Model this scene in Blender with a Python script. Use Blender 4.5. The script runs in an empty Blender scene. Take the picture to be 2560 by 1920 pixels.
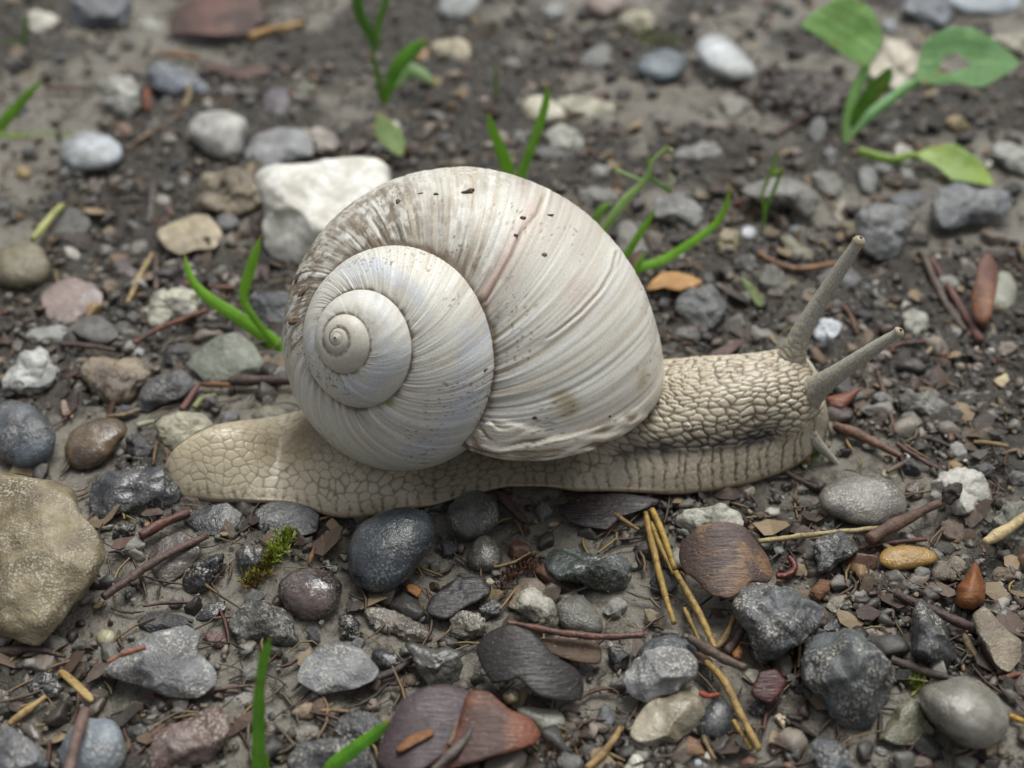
import bpy, math, random, re
import numpy as np

# ------------------------------------------------------------------ camera, sky, sun, exposure
# all modelling below is written in centimetres and scaled to metres when a mesh is made
CM = 0.01
PITCH, DIST, HFOV = math.radians(40.0), 16.0, math.radians(42.0)
PW, PH = 2560.0, 1920.0
FPX = (PW / 2) / math.tan(HFOV / 2)
CAM = np.array([0, -DIST * math.cos(PITCH), DIST * math.sin(PITCH)])
FW = np.array([0, math.cos(PITCH), -math.sin(PITCH)])
RT = np.array([1.0, 0, 0])
UP = np.array([0, math.sin(PITCH), math.cos(PITCH)])

scene = bpy.context.scene
COL = scene.collection
cd = bpy.data.cameras.new('camera')
cam = bpy.data.objects.new('camera', cd)
COL.objects.link(cam)
cam.location = CAM * CM
cam.rotation_euler = (math.pi / 2 - PITCH, 0, 0)
cd.sensor_width = 36.0
cd.lens = 18.0 / math.tan(HFOV / 2)
cd.clip_start, cd.clip_end = 0.005, 50.0
cd.dof.use_dof = True
cd.dof.focus_distance = 0.1345
cd.dof.aperture_fstop = 21.0
scene.camera = cam

world = bpy.data.worlds.new('World')
scene.world = world
world.use_nodes = True
wn, wl = world.node_tree.nodes, world.node_tree.links
wn.clear()
SUN_EL, SUN_AZ = math.radians(68), math.radians(25)     # azimuth from +Y (behind the snail) towards +X
sky = wn.new('ShaderNodeTexSky'); sky.sky_type = 'NISHITA'; sky.sun_disc = False
sky.sun_elevation = SUN_EL; sky.sun_rotation = SUN_AZ
sky.air_density = 1.0; sky.dust_density = 6.0; sky.ozone_density = 1.0
hsv = wn.new('ShaderNodeHueSaturation'); hsv.inputs['Saturation'].default_value = 0.22   # cloud cover greys the sky
bg = wn.new('ShaderNodeBackground'); bg.inputs['Strength'].default_value = 0.09
wo = wn.new('ShaderNodeOutputWorld')
wl.new(sky.outputs[0], hsv.inputs['Color']); wl.new(hsv.outputs[0], bg.inputs['Color']); wl.new(bg.outputs[0], wo.inputs['Surface'])
sd = bpy.data.lights.new('sun', 'SUN'); sd.energy = 1.5; sd.angle = math.radians(30); sd.color = (1.0, 0.995, 0.95)
sun = bpy.data.objects.new('sun', sd); COL.objects.link(sun)
sun.location = (0.5, 1.0, 2.0)
sun.rotation_euler = (math.pi / 2 - SUN_EL, 0, math.pi - SUN_AZ)
scene.view_settings.view_transform = 'Standard'
scene.view_settings.look = 'None'
scene.view_settings.exposure = 0.53
scene.view_settings.gamma = 1.0
scene.cycles.use_denoising = True
scene.cycles.max_bounces = 6
scene.cycles.diffuse_bounces = 3
scene.cycles.glossy_bounces = 3

# ------------------------------------------------------------------ helpers
rng = np.random.default_rng(7)
random.seed(7)

def ray(x, y):
    x = np.asarray(x, float); y = np.asarray(y, float)
    return FW + RT * ((x - PW / 2) / FPX)[..., None] - UP * ((y - PH / 2) / FPX)[..., None]

def ground_pt(x, y, z=0.0):
    d = ray(x, y)
    return CAM + d * np.asarray((z - CAM[2]) / d[..., 2])[..., None]

def on_plane(x, y, p0, n):
    d = ray(x, y)
    return CAM + d * (((np.asarray(p0) - CAM) @ n) / (d @ n))[..., None]

def on_y(x, y, yy):
    d = ray(x, y)
    return CAM + d * ((np.asarray(yy) - CAM[1]) / d[..., 1])[..., None]

def proj(p):
    q = np.asarray(p) - CAM
    z = q @ FW
    return np.stack([PW / 2 + FPX * (q @ RT) / z, PH / 2 - FPX * (q @ UP) / z], -1)

TILES = {'A': (0, 0, .38879), 'B': (850, 0, .38879), 'C': (1700, 0, .38879), 'D': (0, 640, .38879), 'F': (1700, 640, .38879),
         'G': (0, 1280, .38879), 'H': (850, 1280, .38879), 'I': (1700, 1280, .38879), 'V': (0, 0, 1.15732),
         'Z': (1560, 380, .28933), 'Y': (1000, 1140, .38879), 'X': (400, 560, .32555), 'S': (680, 400, .48228), 'P': (700, 600, .25316)}

def px(tile, s):
    if isinstance(s, str):
        a = np.array([[float(v) for v in q.split(',')] for q in s.split()])
    else:
        a = np.asarray(s, float)
    ox, oy, k = TILES[tile]
    return a * k + np.array([ox, oy])

def hsh(ix, iy, iz, seed):
    h = (ix * 374761393 + iy * 668265263 + iz * 1274126177 + seed * 974634777) & 0x7fffffff
    h = ((h ^ (h >> 13)) * 1103515245) & 0x7fffffff
    h = ((h ^ (h >> 16)) * 69069 + 12345) & 0x7fffffff
    return ((h ^ (h >> 11)) & 0xffffff) / float(0xffffff)

def vnoise(p, seed=0):
    p = np.asarray(p, float)
    if p.shape[-1] == 2:
        p = np.concatenate([p, np.zeros(p.shape[:-1] + (1,))], -1)
    i = np.floor(p).astype(np.int64); f = p - i
    u = f * f * f * (f * (f * 6 - 15) + 10)
    r = 0
    for a in (0, 1):
        for b in (0, 1):
            for c in (0, 1):
                w = (u[..., 0] if a else 1 - u[..., 0]) * (u[..., 1] if b else 1 - u[..., 1]) * (u[..., 2] if c else 1 - u[..., 2])
                r = r + w * hsh(i[..., 0] + a, i[..., 1] + b, i[..., 2] + c, seed)
    return r * 2 - 1

def fbm(p, octaves=4, seed=0, gain=.5):
    p = np.asarray(p, float); s = 0; a = 1.0; t = 0
    for o in range(octaves):
        s = s + a * vnoise(p * (2.03 ** o) + o * 17.3, seed + o); t += a; a *= gain
    return s / t

def vor2(a, b, seed=0, jit=.9):
    ia, ib = np.floor(a).astype(np.int64), np.floor(b).astype(np.int64)
    F1 = np.full(a.shape, 9.0); F2 = F1.copy(); I1 = np.zeros(a.shape)
    for da in (-1, 0, 1):
        for db in (-1, 0, 1):
            ca, cb = ia + da, ib + db
            xa = ca + .5 + jit * (hsh(ca, cb, ca * 0, seed) - .5)
            xb = cb + .5 + jit * (hsh(ca, cb, ca * 0 + 1, seed) - .5)
            d = np.hypot(a - xa, b - xb)
            m = d < F1
            F2 = np.where(m, F1, np.minimum(F2, d))
            I1 = np.where(m, hsh(ca, cb, ca * 0 + 2, seed), I1)
            F1 = np.where(m, d, F1)
    return F1, F2, I1

def smooth(x, a, b):
    t = np.clip((x - a) / (b - a), 0, 1)
    return t * t * (3 - 2 * t)

def s2l(c):
    c = np.asarray(c, float)
    return np.where(c <= .04045, c / 12.92, ((c + .055) / 1.055) ** 2.4)

def hexl(h):
    return s2l(np.array([int(h[i:i + 2], 16) for i in (0, 2, 4)]) / 255.0)

def mesh(name, v, f, mat=None, smooth_shade=True, colors=None, uv=None, center=None):
    """v in cm, f = quads or tris array / list of arrays; returns a mesh datablock in metres"""
    v = np.asarray(v, float)
    if center is not None:
        v = v - np.asarray(center)
    me = bpy.data.meshes.new(name)
    fl = f if isinstance(f, list) else [f]
    fl = [np.asarray(q, np.int32) for q in fl if len(q)]
    loops = np.concatenate([q.ravel() for q in fl])
    sizes = np.concatenate([np.full(len(q), q.shape[1], np.int32) for q in fl])
    starts = np.concatenate([[0], np.cumsum(sizes)[:-1]]).astype(np.int32)
    me.vertices.add(len(v)); me.vertices.foreach_set('co', (v * CM).astype(np.float32).ravel())
    me.loops.add(len(loops)); me.loops.foreach_set('vertex_index', loops)
    me.polygons.add(len(sizes)); me.polygons.foreach_set('loop_start', starts)
    me.polygons.foreach_set('use_smooth', np.full(len(sizes), smooth_shade))
    me.update(calc_edges=True)
    if colors is not None:
        at = me.color_attributes.new('col', 'FLOAT_COLOR', 'POINT')
        c4 = np.ones((len(v), 4), np.float32); c4[:, :colors.shape[1]] = colors
        at.data.foreach_set('color', c4.ravel())
    if mat is not None:
        me.materials.append(mat)
    return me

def obj(name, me, parent=None, loc=None, label=None, cat=None, group=None, kind=None):
    o = bpy.data.objects.new(name, me)
    COL.objects.link(o)
    if loc is not None:
        o.location = np.asarray(loc) * CM
    if parent is not None:
        o.parent = parent
    for k, val in (('label', label), ('category', cat), ('group', group), ('kind', kind)):
        if val:
            o[k] = val
    return o

def grid_faces(n, m, wrap=False):
    i = np.arange(n - 1)[:, None]; j = np.arange(m if wrap else m - 1)[None]
    j2 = (j + 1) % m
    return np.stack([i * m + j, (i + 1) * m + j, (i + 1) * m + j2, i * m + j2], -1).reshape(-1, 4)

def catmull(p, n):
    p = np.asarray(p, float)
    if len(p) == 2:
        return p[0] + (p[1] - p[0]) * np.linspace(0, 1, n)[:, None]
    q = np.concatenate([[2 * p[0] - p[1]], p, [2 * p[-1] - p[-2]]])
    s = np.linspace(0, len(p) - 1 - 1e-9, n); i = s.astype(int); t = (s - i)[:, None]
    a, b, c, d = q[i], q[i + 1], q[i + 2], q[i + 3]
    return .5 * ((2 * b) + (-a + c) * t + (2 * a - 5 * b + 4 * c - d) * t ** 2 + (-a + 3 * b - 3 * c + d) * t ** 3)

def in_poly(pts, poly):
    x, y = pts[:, 0], pts[:, 1]
    r = np.zeros(len(pts), bool)
    a = poly; b = np.roll(poly, -1, 0)
    for (x0, y0), (x1, y1) in zip(a, b):
        c = ((y0 > y) != (y1 > y)) & (x < (x1 - x0) * (y - y0) / (y1 - y0 + 1e-12) + x0)
        r ^= c
    return r

def seg_dist(pts, line):
    d = np.full(len(pts), 1e9)
    for a, b in zip(line[:-1], line[1:]):
        ab = b - a
        t = np.clip(((pts - a) @ ab) / (ab @ ab + 1e-9), 0, 1)
        d = np.minimum(d, np.hypot(*(pts - a - t[:, None] * ab).T))
    return d

ICO = {}
def ico(n):
    if n in ICO:
        return ICO[n]
    if n == 0:
        g = (1 + 5 ** .5) / 2
        v = np.array([(-1, g, 0), (1, g, 0), (-1, -g, 0), (1, -g, 0), (0, -1, g), (0, 1, g), (0, -1, -g), (0, 1, -g), (g, 0, -1), (g, 0, 1), (-g, 0, -1), (-g, 0, 1)], float)
        f = np.array([(0, 11, 5), (0, 5, 1), (0, 1, 7), (0, 7, 10), (0, 10, 11), (1, 5, 9), (5, 11, 4), (11, 10, 2), (10, 7, 6), (7, 1, 8), (3, 9, 4), (3, 4, 2), (3, 2, 6), (3, 6, 8), (3, 8, 9), (4, 9, 5), (2, 4, 11), (6, 2, 10), (8, 6, 7), (9, 8, 1)])
    else:
        v, f = ico(n - 1)
        e = np.concatenate([f[:, [0, 1]], f[:, [1, 2]], f[:, [2, 0]]]); es = np.sort(e, 1)
        u, inv = np.unique(es, axis=0, return_inverse=True); inv = inv.ravel()
        mid = v[u].mean(1); k = len(f); m = len(v) + inv
        a, b, c = m[:k], m[k:2 * k], m[2 * k:]
        v = np.concatenate([v, mid])
        f = np.concatenate([np.stack([f[:, 0], a, c], 1), np.stack([f[:, 1], b, a], 1), np.stack([f[:, 2], c, b], 1), np.stack([a, b, c], 1)])
    v = v / np.linalg.norm(v, axis=1, keepdims=True)
    ICO[n] = (v, f)
    return v, f

# gentle relief of the mud, used to seat everything that lies on it
def ground_z(x, y):
    p = np.stack([np.asarray(x, float), np.asarray(y, float)], -1)
    return .10 * fbm(p * .35, 2, 3) + .045 * fbm(p * 1.1 + 5, 2, 11)

def rough_at(p):
    return smooth(fbm(np.asarray(p) * .55 + 9, 3, 31), -.30, .25)

# ------------------------------------------------------------------ materials
def new_mat(name):
    m = bpy.data.materials.new(name); m.use_nodes = True
    nt = m.node_tree; nt.nodes.clear()
    out = nt.nodes.new('ShaderNodeOutputMaterial'); b = nt.nodes.new('ShaderNodeBsdfPrincipled')
    nt.links.new(b.outputs[0], out.inputs['Surface'])
    return m, nt, b

class NT:
    def __init__(s, nt): s.nt = nt
    def n(s, t, **k):
        q = s.nt.nodes.new(t)
        for a, v in k.items():
            if hasattr(q, a): setattr(q, a, v)
            else: q.inputs[a].default_value = v
        return q
    def l(s, a, b): s.nt.links.new(a, b)
    def noise(s, vec, scale, detail=4, rough=.55, dist=0.0):
        q = s.n('ShaderNodeTexNoise'); q.inputs['Scale'].default_value = scale; q.inputs['Detail'].default_value = detail
        q.inputs['Roughness'].default_value = rough; q.inputs['Distortion'].default_value = dist
        s.l(vec, q.inputs['Vector']); return q.outputs['Fac']
    def ramp(s, fac, a, b, va=0.0, vb=1.0):
        q = s.n('ShaderNodeMapRange'); q.interpolation_type = 'SMOOTHSTEP'
        s.l(fac, q.inputs[0])
        for i, v in zip((1, 2, 3, 4), (a, b, va, vb)): q.inputs[i].default_value = v
        return q.outputs[0]
    def mix(s, fac, a, b, mode='MIX'):
        q = s.n('ShaderNodeMix'); q.data_type = 'RGBA'; q.blend_type = mode
        for i, v in ((0, fac), (6, a), (7, b)):
            if hasattr(v, 'is_linked') or hasattr(v, 'links'): s.l(v, q.inputs[i])
            elif i == 0: q.inputs[0].default_value = v
            else: q.inputs[i].default_value = (*v, 1.0) if len(v) == 3 else v
        return q.outputs[2]
    def math(s, op, a, b=0.0):
        q = s.n('ShaderNodeMath'); q.operation = op
        for i, v in ((0, a), (1, b)):
            if isinstance(v, (int, float)): q.inputs[i].default_value = v
            else: s.l(v, q.inputs[i])
        return q.outputs[0]
    def attr(s, name, kind='OBJECT'):
        q = s.n('ShaderNodeAttribute'); q.attribute_type = kind; q.attribute_name = name; return q
    def coords(s):
        tc = s.n('ShaderNodeTexCoord'); oi = s.n('ShaderNodeObjectInfo')
        q = s.n('ShaderNodeVectorMath'); q.operation = 'MULTIPLY_ADD'
        s.l(oi.outputs['Random'], q.inputs[0]); q.inputs[1].default_value = (3.1, 1.7, 2.3); s.l(tc.outputs['Object'], q.inputs[2])
        return q.outputs[0]
    def bump(s, h, strength, dist, prev=None):
        q = s.n('ShaderNodeBump'); q.inputs['Strength'].default_value = strength; q.inputs['Distance'].default_value = dist
        s.l(h, q.inputs['Height'])
        if prev is not None: s.l(prev, q.inputs['Normal'])
        return q.outputs[0]

def stone_material():
    m, nt, b = new_mat('stone'); N = NT(nt); c = N.coords()
    ca, cb, sp, ro = N.attr('ca').outputs['Color'], N.attr('cb').outputs['Color'], N.attr('sp').outputs['Fac'], N.attr('ro').outputs['Fac']
    big = N.noise(c, 230, 5, .62, .4)
    col = N.mix(N.ramp(big, .38, .62), ca, cb)
    mott = N.noise(c, 900, 4, .6)
    col = N.mix(N.ramp(mott, .3, .7, .0, .55), col, cb)
    # pale dust grains and dark pits
    fine = N.noise(c, 3600, 3, .7)
    patch = N.ramp(N.noise(c, 320, 3), .42, .62, .15, 1.0)
    g = N.math('MULTIPLY', N.math('MULTIPLY', N.ramp(fine, .51, .60, 0, .9), patch), sp)
    col = N.mix(g, col, hexl('b9b3a4'))
    pit = N.ramp(N.noise(c, 2100, 3, .6), .62, .72, 0, .55)
    col = N.mix(N.math('MULTIPLY', pit, sp), col, hexl('2c2a27'))
    N.l(col, b.inputs['Base Color'])
    r = N.math('ADD', N.math('MULTIPLY', ro, .85), N.ramp(mott, .3, .7, -.1, .14))
    N.l(r, b.inputs['Roughness'])
    b.inputs['Specular IOR Level'].default_value = .6
    bs = N.n('ShaderNodeMath'); bs.operation = 'ADD'
    h = N.math('ADD', N.math('MULTIPLY', fine, .45), N.math('ADD', mott, N.math('MULTIPLY', big, 1.6)))
    q = N.n('ShaderNodeBump'); q.inputs['Distance'].default_value = .00034
    N.l(h, q.inputs['Height']); N.l(N.math('MULTIPLY', ro, 1.1), q.inputs['Strength'])
    N.l(q.outputs[0], b.inputs['Normal'])
    # a film of water clings to parts of the stone
    N.l(N.math('MULTIPLY', N.ramp(N.noise(c, 120, 3), .38, .60), N.ramp(ro, .25, .75, .75, .3)), b.inputs['Coat Weight'])
    b.inputs['Coat Roughness'].default_value = .16
    N.l(q.outputs[0], b.inputs['Coat Normal'])
    return m

def bark_material():
    m, nt, b = new_mat('bark_scale'); N = NT(nt); c = N.coords()
    ca, cb, ro = N.attr('ca').outputs['Color'], N.attr('cb').outputs['Color'], N.attr('ro').outputs['Fac']
    mp = N.n('ShaderNodeMapping'); mp.inputs['Scale'].default_value = (.35, 3.5, 3.5); N.l(c, mp.inputs[0])
    st = N.noise(mp.outputs[0], 900, 5, .6, .3)
    big = N.noise(c, 170, 4, .6, .6)
    col = N.mix(N.ramp(big, .4, .6), ca, cb)
    col = N.mix(N.ramp(st, .45, .7, 0, .6), col, N.mix(.5, cb, hexl('1d1714')))
    sp = N.ramp(N.noise(c, 2600, 2), .66, .72, 0, .8)
    col = N.mix(sp, col, hexl('241c18'))
    dust = N.ramp(N.noise(c, 3400, 2), .70, .75, 0, .7)
    col = N.mix(dust, col, hexl('b0a595'))
    N.l(col, b.inputs['Base Color'])
    N.l(N.math('ADD', ro, N.ramp(big, .3, .7, -.08, .12)), b.inputs['Roughness'])
    N.l(N.bump(st, .6, .0003, N.bump(N.noise(c, 3000, 3), .35, .0002)), b.inputs['Normal'])
    return m

def twig_material():
    m, nt, b = new_mat('twig'); N = NT(nt); c = N.coords()
    ca, cb, ro = N.attr('ca').outputs['Color'], N.attr('cb').outputs['Color'], N.attr('ro').outputs['Fac']
    n1 = N.noise(c, 600, 5, .65, .5); n2 = N.noise(c, 2600, 3, .6)
    col = N.mix(N.ramp(n1, .4, .62), ca, cb)
    col = N.mix(N.ramp(n2, .58, .7, 0, .6), col, hexl('2a211b'))
    N.l(col, b.inputs['Base Color']); N.l(ro, b.inputs['Roughness'])
    N.l(N.bump(N.math('ADD', n1, n2), .7, .00025), b.inputs['Normal'])
    return m

def leaf_material():
    m, nt, b = new_mat('leaf'); N = NT(nt); c = N.coords()
    ca, cb = N.attr('ca').outputs['Color'], N.attr('cb').outputs['Color']
    n1 = N.noise(c, 260, 4, .6, .4); n2 = N.noise(c, 2200, 3)
    col = N.mix(N.ramp(n1, .42, .66), ca, cb)
    col = N.mix(N.ramp(n2, .4, .7, 0, .25), col, cb)
    spot = N.ramp(N.noise(c, 700, 3), .66, .74, 0, .6)
    col = N.mix(spot, col, hexl('8a7a3c'))
    vs_ = N.n('ShaderNodeSeparateColor'); N.l(N.attr('col', 'GEOMETRY').outputs['Color'], vs_.inputs[0])
    col = N.mix(N.math('MULTIPLY', vs_.outputs[0], .26), col, hexl('c3d694'))
    col = N.mix(N.math('MULTIPLY', vs_.outputs[1], .8), col, hexl('b8a052'))
    col = N.mix(N.math('MULTIPLY', N.ramp(N.noise(c, 1500, 3), .60, .68), .35), col, hexl('6b5c48'))
    N.l(col, b.inputs['Base Color'])
    b.inputs['Roughness'].default_value = .42
    N.l(N.bump(n2, .25, .0002), b.inputs['Normal'])
    tr = N.n('ShaderNodeBsdfTranslucent'); N.l(N.mix(.35, col, hexl('b4d84a')), tr.inputs['Color'])
    ms = N.n('ShaderNodeMixShader'); ms.inputs[0].default_value = .42
    N.l(b.outputs[0], ms.inputs[1]); N.l(tr.outputs[0], ms.inputs[2])
    out = [n for n in nt.nodes if n.type == 'OUTPUT_MATERIAL'][0]
    N.l(ms.outputs[0], out.inputs['Surface'])
    return m

def vcol_material(name, rough, rvar, bump1, bump2, spec=.45, sss=0.0):
    m, nt, b = new_mat(name); N = NT(nt)
    tc = N.n('ShaderNodeTexCoord').outputs['Object']
    col = N.attr('col', 'GEOMETRY').outputs['Color']
    n1 = N.noise(tc, bump1[0], 4, .65); n2 = N.noise(tc, bump2[0], 3, .6)
    col = N.mix(N.ramp(n2, .3, .7, 0, .28), col, N.mix(1.0, col, (.45, .42, .38), 'MULTIPLY'))
    N.l(col, b.inputs['Base Color'])
    N.l(N.ramp(n1, .3, .7, rough - rvar, rough + rvar), b.inputs['Roughness'])
    b.inputs['Specular IOR Level'].default_value = spec
    if sss:
        b.inputs['Subsurface Weight'].default_value = sss
        b.inputs['Subsurface Radius'].default_value = (.0011, .0008, .0006)
        b.inputs['Subsurface Scale'].default_value = .5
    N.l(N.bump(n1, bump1[1], bump1[2], N.bump(n2, bump2[1], bump2[2])), b.inputs['Normal'])
    return m

def ground_material():
    m, nt, b = new_mat('wet_mud'); N = NT(nt)
    c = N.n('ShaderNodeTexCoord').outputs['Object']
    zone = N.noise(c, 26, 4, .6, .6); mid = N.noise(c, 140, 5, .65, .4); fine = N.noise(c, 900, 5, .7); grain = N.noise(c, 3800, 3, .7)
    hum = N.attr('col', 'GEOMETRY').outputs['Fac']
    zz = N.math('ADD', N.math('MULTIPLY', hum, .75), N.math('MULTIPLY', N.math('SUBTRACT', zone, .5), 1.2))
    col = N.mix(N.ramp(zz, .12, .66), hexl('827d72'), hexl('3b372f'))
    col = N.mix(N.ramp(mid, .50, .68, 0, .85), col, hexl('33302a'))
    col = N.mix(N.ramp(fine, .52, .70, 0, .8), col, hexl('2e2824'))
    col = N.mix(N.ramp(fine, .28, .42, .4, 0), col, hexl('8c8379'))
    col = N.mix(N.ramp(grain, .64, .70, 0, .75), col, hexl('b5aea2'))
    col = N.mix(N.ramp(grain, .28, .36, .7, 0), col, hexl('2a2522'))
    rust = N.math('MULTIPLY', N.ramp(N.noise(c, 520, 3), .62, .70), N.ramp(N.noise(c, 60, 2), .45, .6))
    col = N.mix(N.math('MULTIPLY', rust, .6), col, hexl('5a4a38'))
    N.l(col, b.inputs['Base Color'])
    N.l(N.ramp(mid, .3, .7, .46, .22), b.inputs['Roughness'])
    b.inputs['Specular IOR Level'].default_value = .6
    N.l(N.bump(fine, .8, .0011, N.bump(grain, .6, .0004)), b.inputs['Normal'])
    return m

M_STONE, M_BARK, M_TWIG, M_LEAF, M_MUD = stone_material(), bark_material(), twig_material(), leaf_material(), ground_material()
M_GRIT = vcol_material('grit', .42, .15, (2600, .5, .0002), (6000, .4, .0001))
M_LITTER = vcol_material('plant_litter', .6, .1, (2600, .5, .0002), (6000, .4, .0001))
M_SHELL = vcol_material('snail_shell', .46, .12, (1500, .25, .00010), (5200, .3, .00007), .45, .12)
M_SKIN = vcol_material('snail_skin', .34, .10, (2600, .3, .00010), (7000, .25, .00005), .55, .35)

# ------------------------------------------------------------------ the muddy ground
def axis(lo, hi, st):
    core = np.arange(lo, hi + st / 2, st)
    ext = []; d = st
    while sum(ext) < 600:
        d *= 1.32; ext.append(d)
    e = np.cumsum(ext)
    return np.concatenate([(lo - e)[::-1], core, hi + e])
gx, gy = axis(-10.5, 10.5, .052), axis(-6.4, 12.2, .052)
GX, GY = np.meshgrid(gx, gy, indexing='ij')
gp = np.stack([GX, GY], -1).reshape(-1, 2)
gz = ground_z(gp[:, 0], gp[:, 1])
lump = fbm(gp * 2.6, 3, 21)
rough_zone = rough_at(gp)
gz = gz + .035 * lump + rough_zone * (.16 * np.abs(fbm(gp * 4.5, 3, 41)) + .05 * fbm(gp * 11, 2, 51)) + .008 * fbm(gp * 24, 2, 61) - .03
obj('ground', mesh('ground', np.column_stack([gp, gz]), grid_faces(len(gx), len(gy)), M_MUD, colors=np.repeat(rough_zone[:, None], 3, 1)), kind='structure',
    label='wet grey-brown mud of the gravel path', cat='ground')

# ------------------------------------------------------------------ stones, pebbles and flat flakes from outlines
SM = np.zeros((480, 640), bool)            # which directions are already taken by a stone (for scattering the small gravel)
_yy, _xx = np.mgrid[0:480, 0:640]
_grid = np.stack([_xx.ravel() * 4 + 2.0, _yy.ravel() * 4 + 2.0], -1)
NAMED = []                                  # described stones, so that small gravel can be told apart by its neighbours
FOOT = []                                   # footprints on the ground: x, y, radius

def radial(poly, c, n=160):
    th = np.linspace(-np.pi, np.pi, n, endpoint=False)
    R = np.zeros(n)
    a = poly - c; b = np.roll(a, -1, 0)
    dx, dy = np.cos(th), np.sin(th)
    for (x0, y0), (x1, y1) in zip(a, b):
        ex, ey = x1 - x0, y1 - y0
        den = dx * ey - dy * ex
        with np.errstate(divide='ignore', invalid='ignore'):
            t = (x0 * ey - y0 * ex) / den
            s = (x0 * dy - y0 * dx) / den
        ok = (t > 0) & (s >= -1e-9) & (s <= 1 + 1e-9)
        R = np.where(ok, np.maximum(R, t), R)
    R[R == 0] = R[R > 0].mean()
    return R

FORMS = {  # superquadric power, facets, smoothing of the outline, thickness share, noise, tilt, subsurface detail
    'round': (2.1, 0, 5.0, .40, .035, 24), 'oval': (2.2, 0, 4.0, .33, .03, 18), 'rock': (2.5, 8, 1.5, .44, .10, 26),
    'flat': (3.0, 4, 1.8, .24, .05, 14), 'lump': (2.2, 3, 2.2, .42, .16, 26), 'flake': (5.0, 0, 1.5, .05, .05, 10), 'bud': (2.0, 0, 1.2, .30, .03, 14)}

def body(poly, form, seed, thick=None, tilt=None, lift=None, sub=None, plane=None, curl=0.0, noise_k=1.0):
    n, nf, sm, tk, nz, ti = FORMS[form]
    r = np.random.default_rng(seed)
    c = poly.mean(0)
    # area centroid
    x, y = poly[:, 0], poly[:, 1]; x1, y1 = np.roll(x, -1), np.roll(y, -1)
    cr = x * y1 - x1 * y; A = cr.sum() / 2
    if abs(A) > 1: c = np.array([((x + x1) * cr).sum(), ((y + y1) * cr).sum()]) / (6 * A)
    th = math.radians(ti if tilt is None else tilt)
    if plane is None:
        low = poly[np.argmax(poly[:, 1])]
        lx = .5 * (low[0] + c[0])
        b0 = ground_pt(lx, low[1], 0.0)
        gzv = float(ground_z(b0[0], b0[1])) + (-.03 if lift is None else lift)
        b0 = ground_pt(lx, low[1], gzv)
        nrm = np.array([0, -math.sin(th), math.cos(th)])
    else:
        b0, nrm = plane
    P3 = on_plane(poly[:, 0], poly[:, 1], b0, nrm)
    ctr = on_plane(c[0], c[1], b0, nrm)
    e1 = np.array([1.0, 0, 0]); e1 = e1 - nrm * (e1 @ nrm); e1 /= np.linalg.norm(e1)
    e2 = np.cross(nrm, e1)
    q = np.stack([(P3 - ctr) @ e1, (P3 - ctr) @ e2], -1)
    R = radial(q, np.zeros(2))
    k = np.exp(-.5 * (np.arange(-16, 17) / sm) ** 2); k /= k.sum()
    R = np.convolve(np.concatenate([R[-16:], R, R[:16]]), k, 'valid')
    wid, hei = np.ptp(q[:, 0]), np.ptp(q[:, 1])
    size = math.sqrt(wid * hei)
    T = thick if thick else tk * min(wid, hei)
    if sub is None:
        pxs = np.ptp(poly[:, 0])
        sub = 5 if pxs > 340 else 4 if pxs > 95 else 3
    v, f = ico(sub)
    v = v.copy()
    v = v / ((np.hypot(v[:, 0], v[:, 1]) ** n + np.abs(v[:, 2]) ** n) ** (1 / n))[:, None]
    for i in range(nf):
        ph, tau = r.uniform(0, 6.283), math.radians(r.uniform(12, 62))
        nn = np.array([math.sin(tau) * math.cos(ph), math.sin(tau) * math.sin(ph), math.cos(tau)])
        d = max(r.uniform(.58, .8), math.sin(tau) * 1.0)
        v -= np.maximum(v @ nn - d, 0)[:, None] * nn * .93
    rho = np.hypot(v[:, 0], v[:, 1]); ang = np.arctan2(v[:, 1], v[:, 0])
    Ra = np.interp(ang, np.linspace(-np.pi, np.pi, len(R) + 1), np.append(R, R[0]))
    dc = ray(c[0], c[1]); dc = dc / np.linalg.norm(dc)
    loc = np.outer(rho * Ra * np.cos(ang), e1) + np.outer(rho * Ra * np.sin(ang), e2)
    w = v[:, 2] * T * np.where(v[:, 2] > 0, 1.0, .8)
    out = loc - np.outer(w, dc)
    rad = out / (np.linalg.norm(out, axis=1, keepdims=True) + 1e-9)
    o = r.uniform(-50, 50, 3)
    nscale = nz * noise_k
    amp = min(size, 3 * T + .02)
    disp = nscale * amp * fbm(out / size * 3.2 + o, 3, seed % 97) + .25 * nscale * amp * fbm(out / size * 11 + o, 2, seed % 89)
    out = out + rad * disp[:, None]
    if curl:
        s = (out @ e1) / (wid / 2)
        out = out + np.outer(curl * (1 - s * s), nrm)
    return ctr, out, f, size

SEED = [100]
def stone(tile, pts, ca, cb, form, label, name='stone', cat='stone', group=None, sp=.6, ro=.6, mat=None, mask=True, **kw):
    SEED[0] += 1
    poly = px(tile, pts)
    ctr, v, f, size = body(poly, form, SEED[0], **kw)
    o = obj(name, mesh(name, v, f, mat or M_STONE), loc=ctr, label=label, cat=cat, group=group)
    la, lb = hexl(ca), hexl(cb)                      # wet stone: dark kinds soak darker than pale ones
    ka, kb = (min(1.0, .42 + 1.5 * float(q.mean())) if mat is None else .85 for q in (la, lb))
    o['ca'] = [float(q) * ka for q in la]; o['cb'] = [float(q) * kb for q in lb]
    o['sp'] = float(sp); o['ro'] = float(ro)
    if mask:
        SM.ravel()[in_poly(_grid, poly)] = True
    FOOT.append((ctr[0], ctr[1], size * .5)); NAMED.append((ctr[0], ctr[1], label))
    return o

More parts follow.
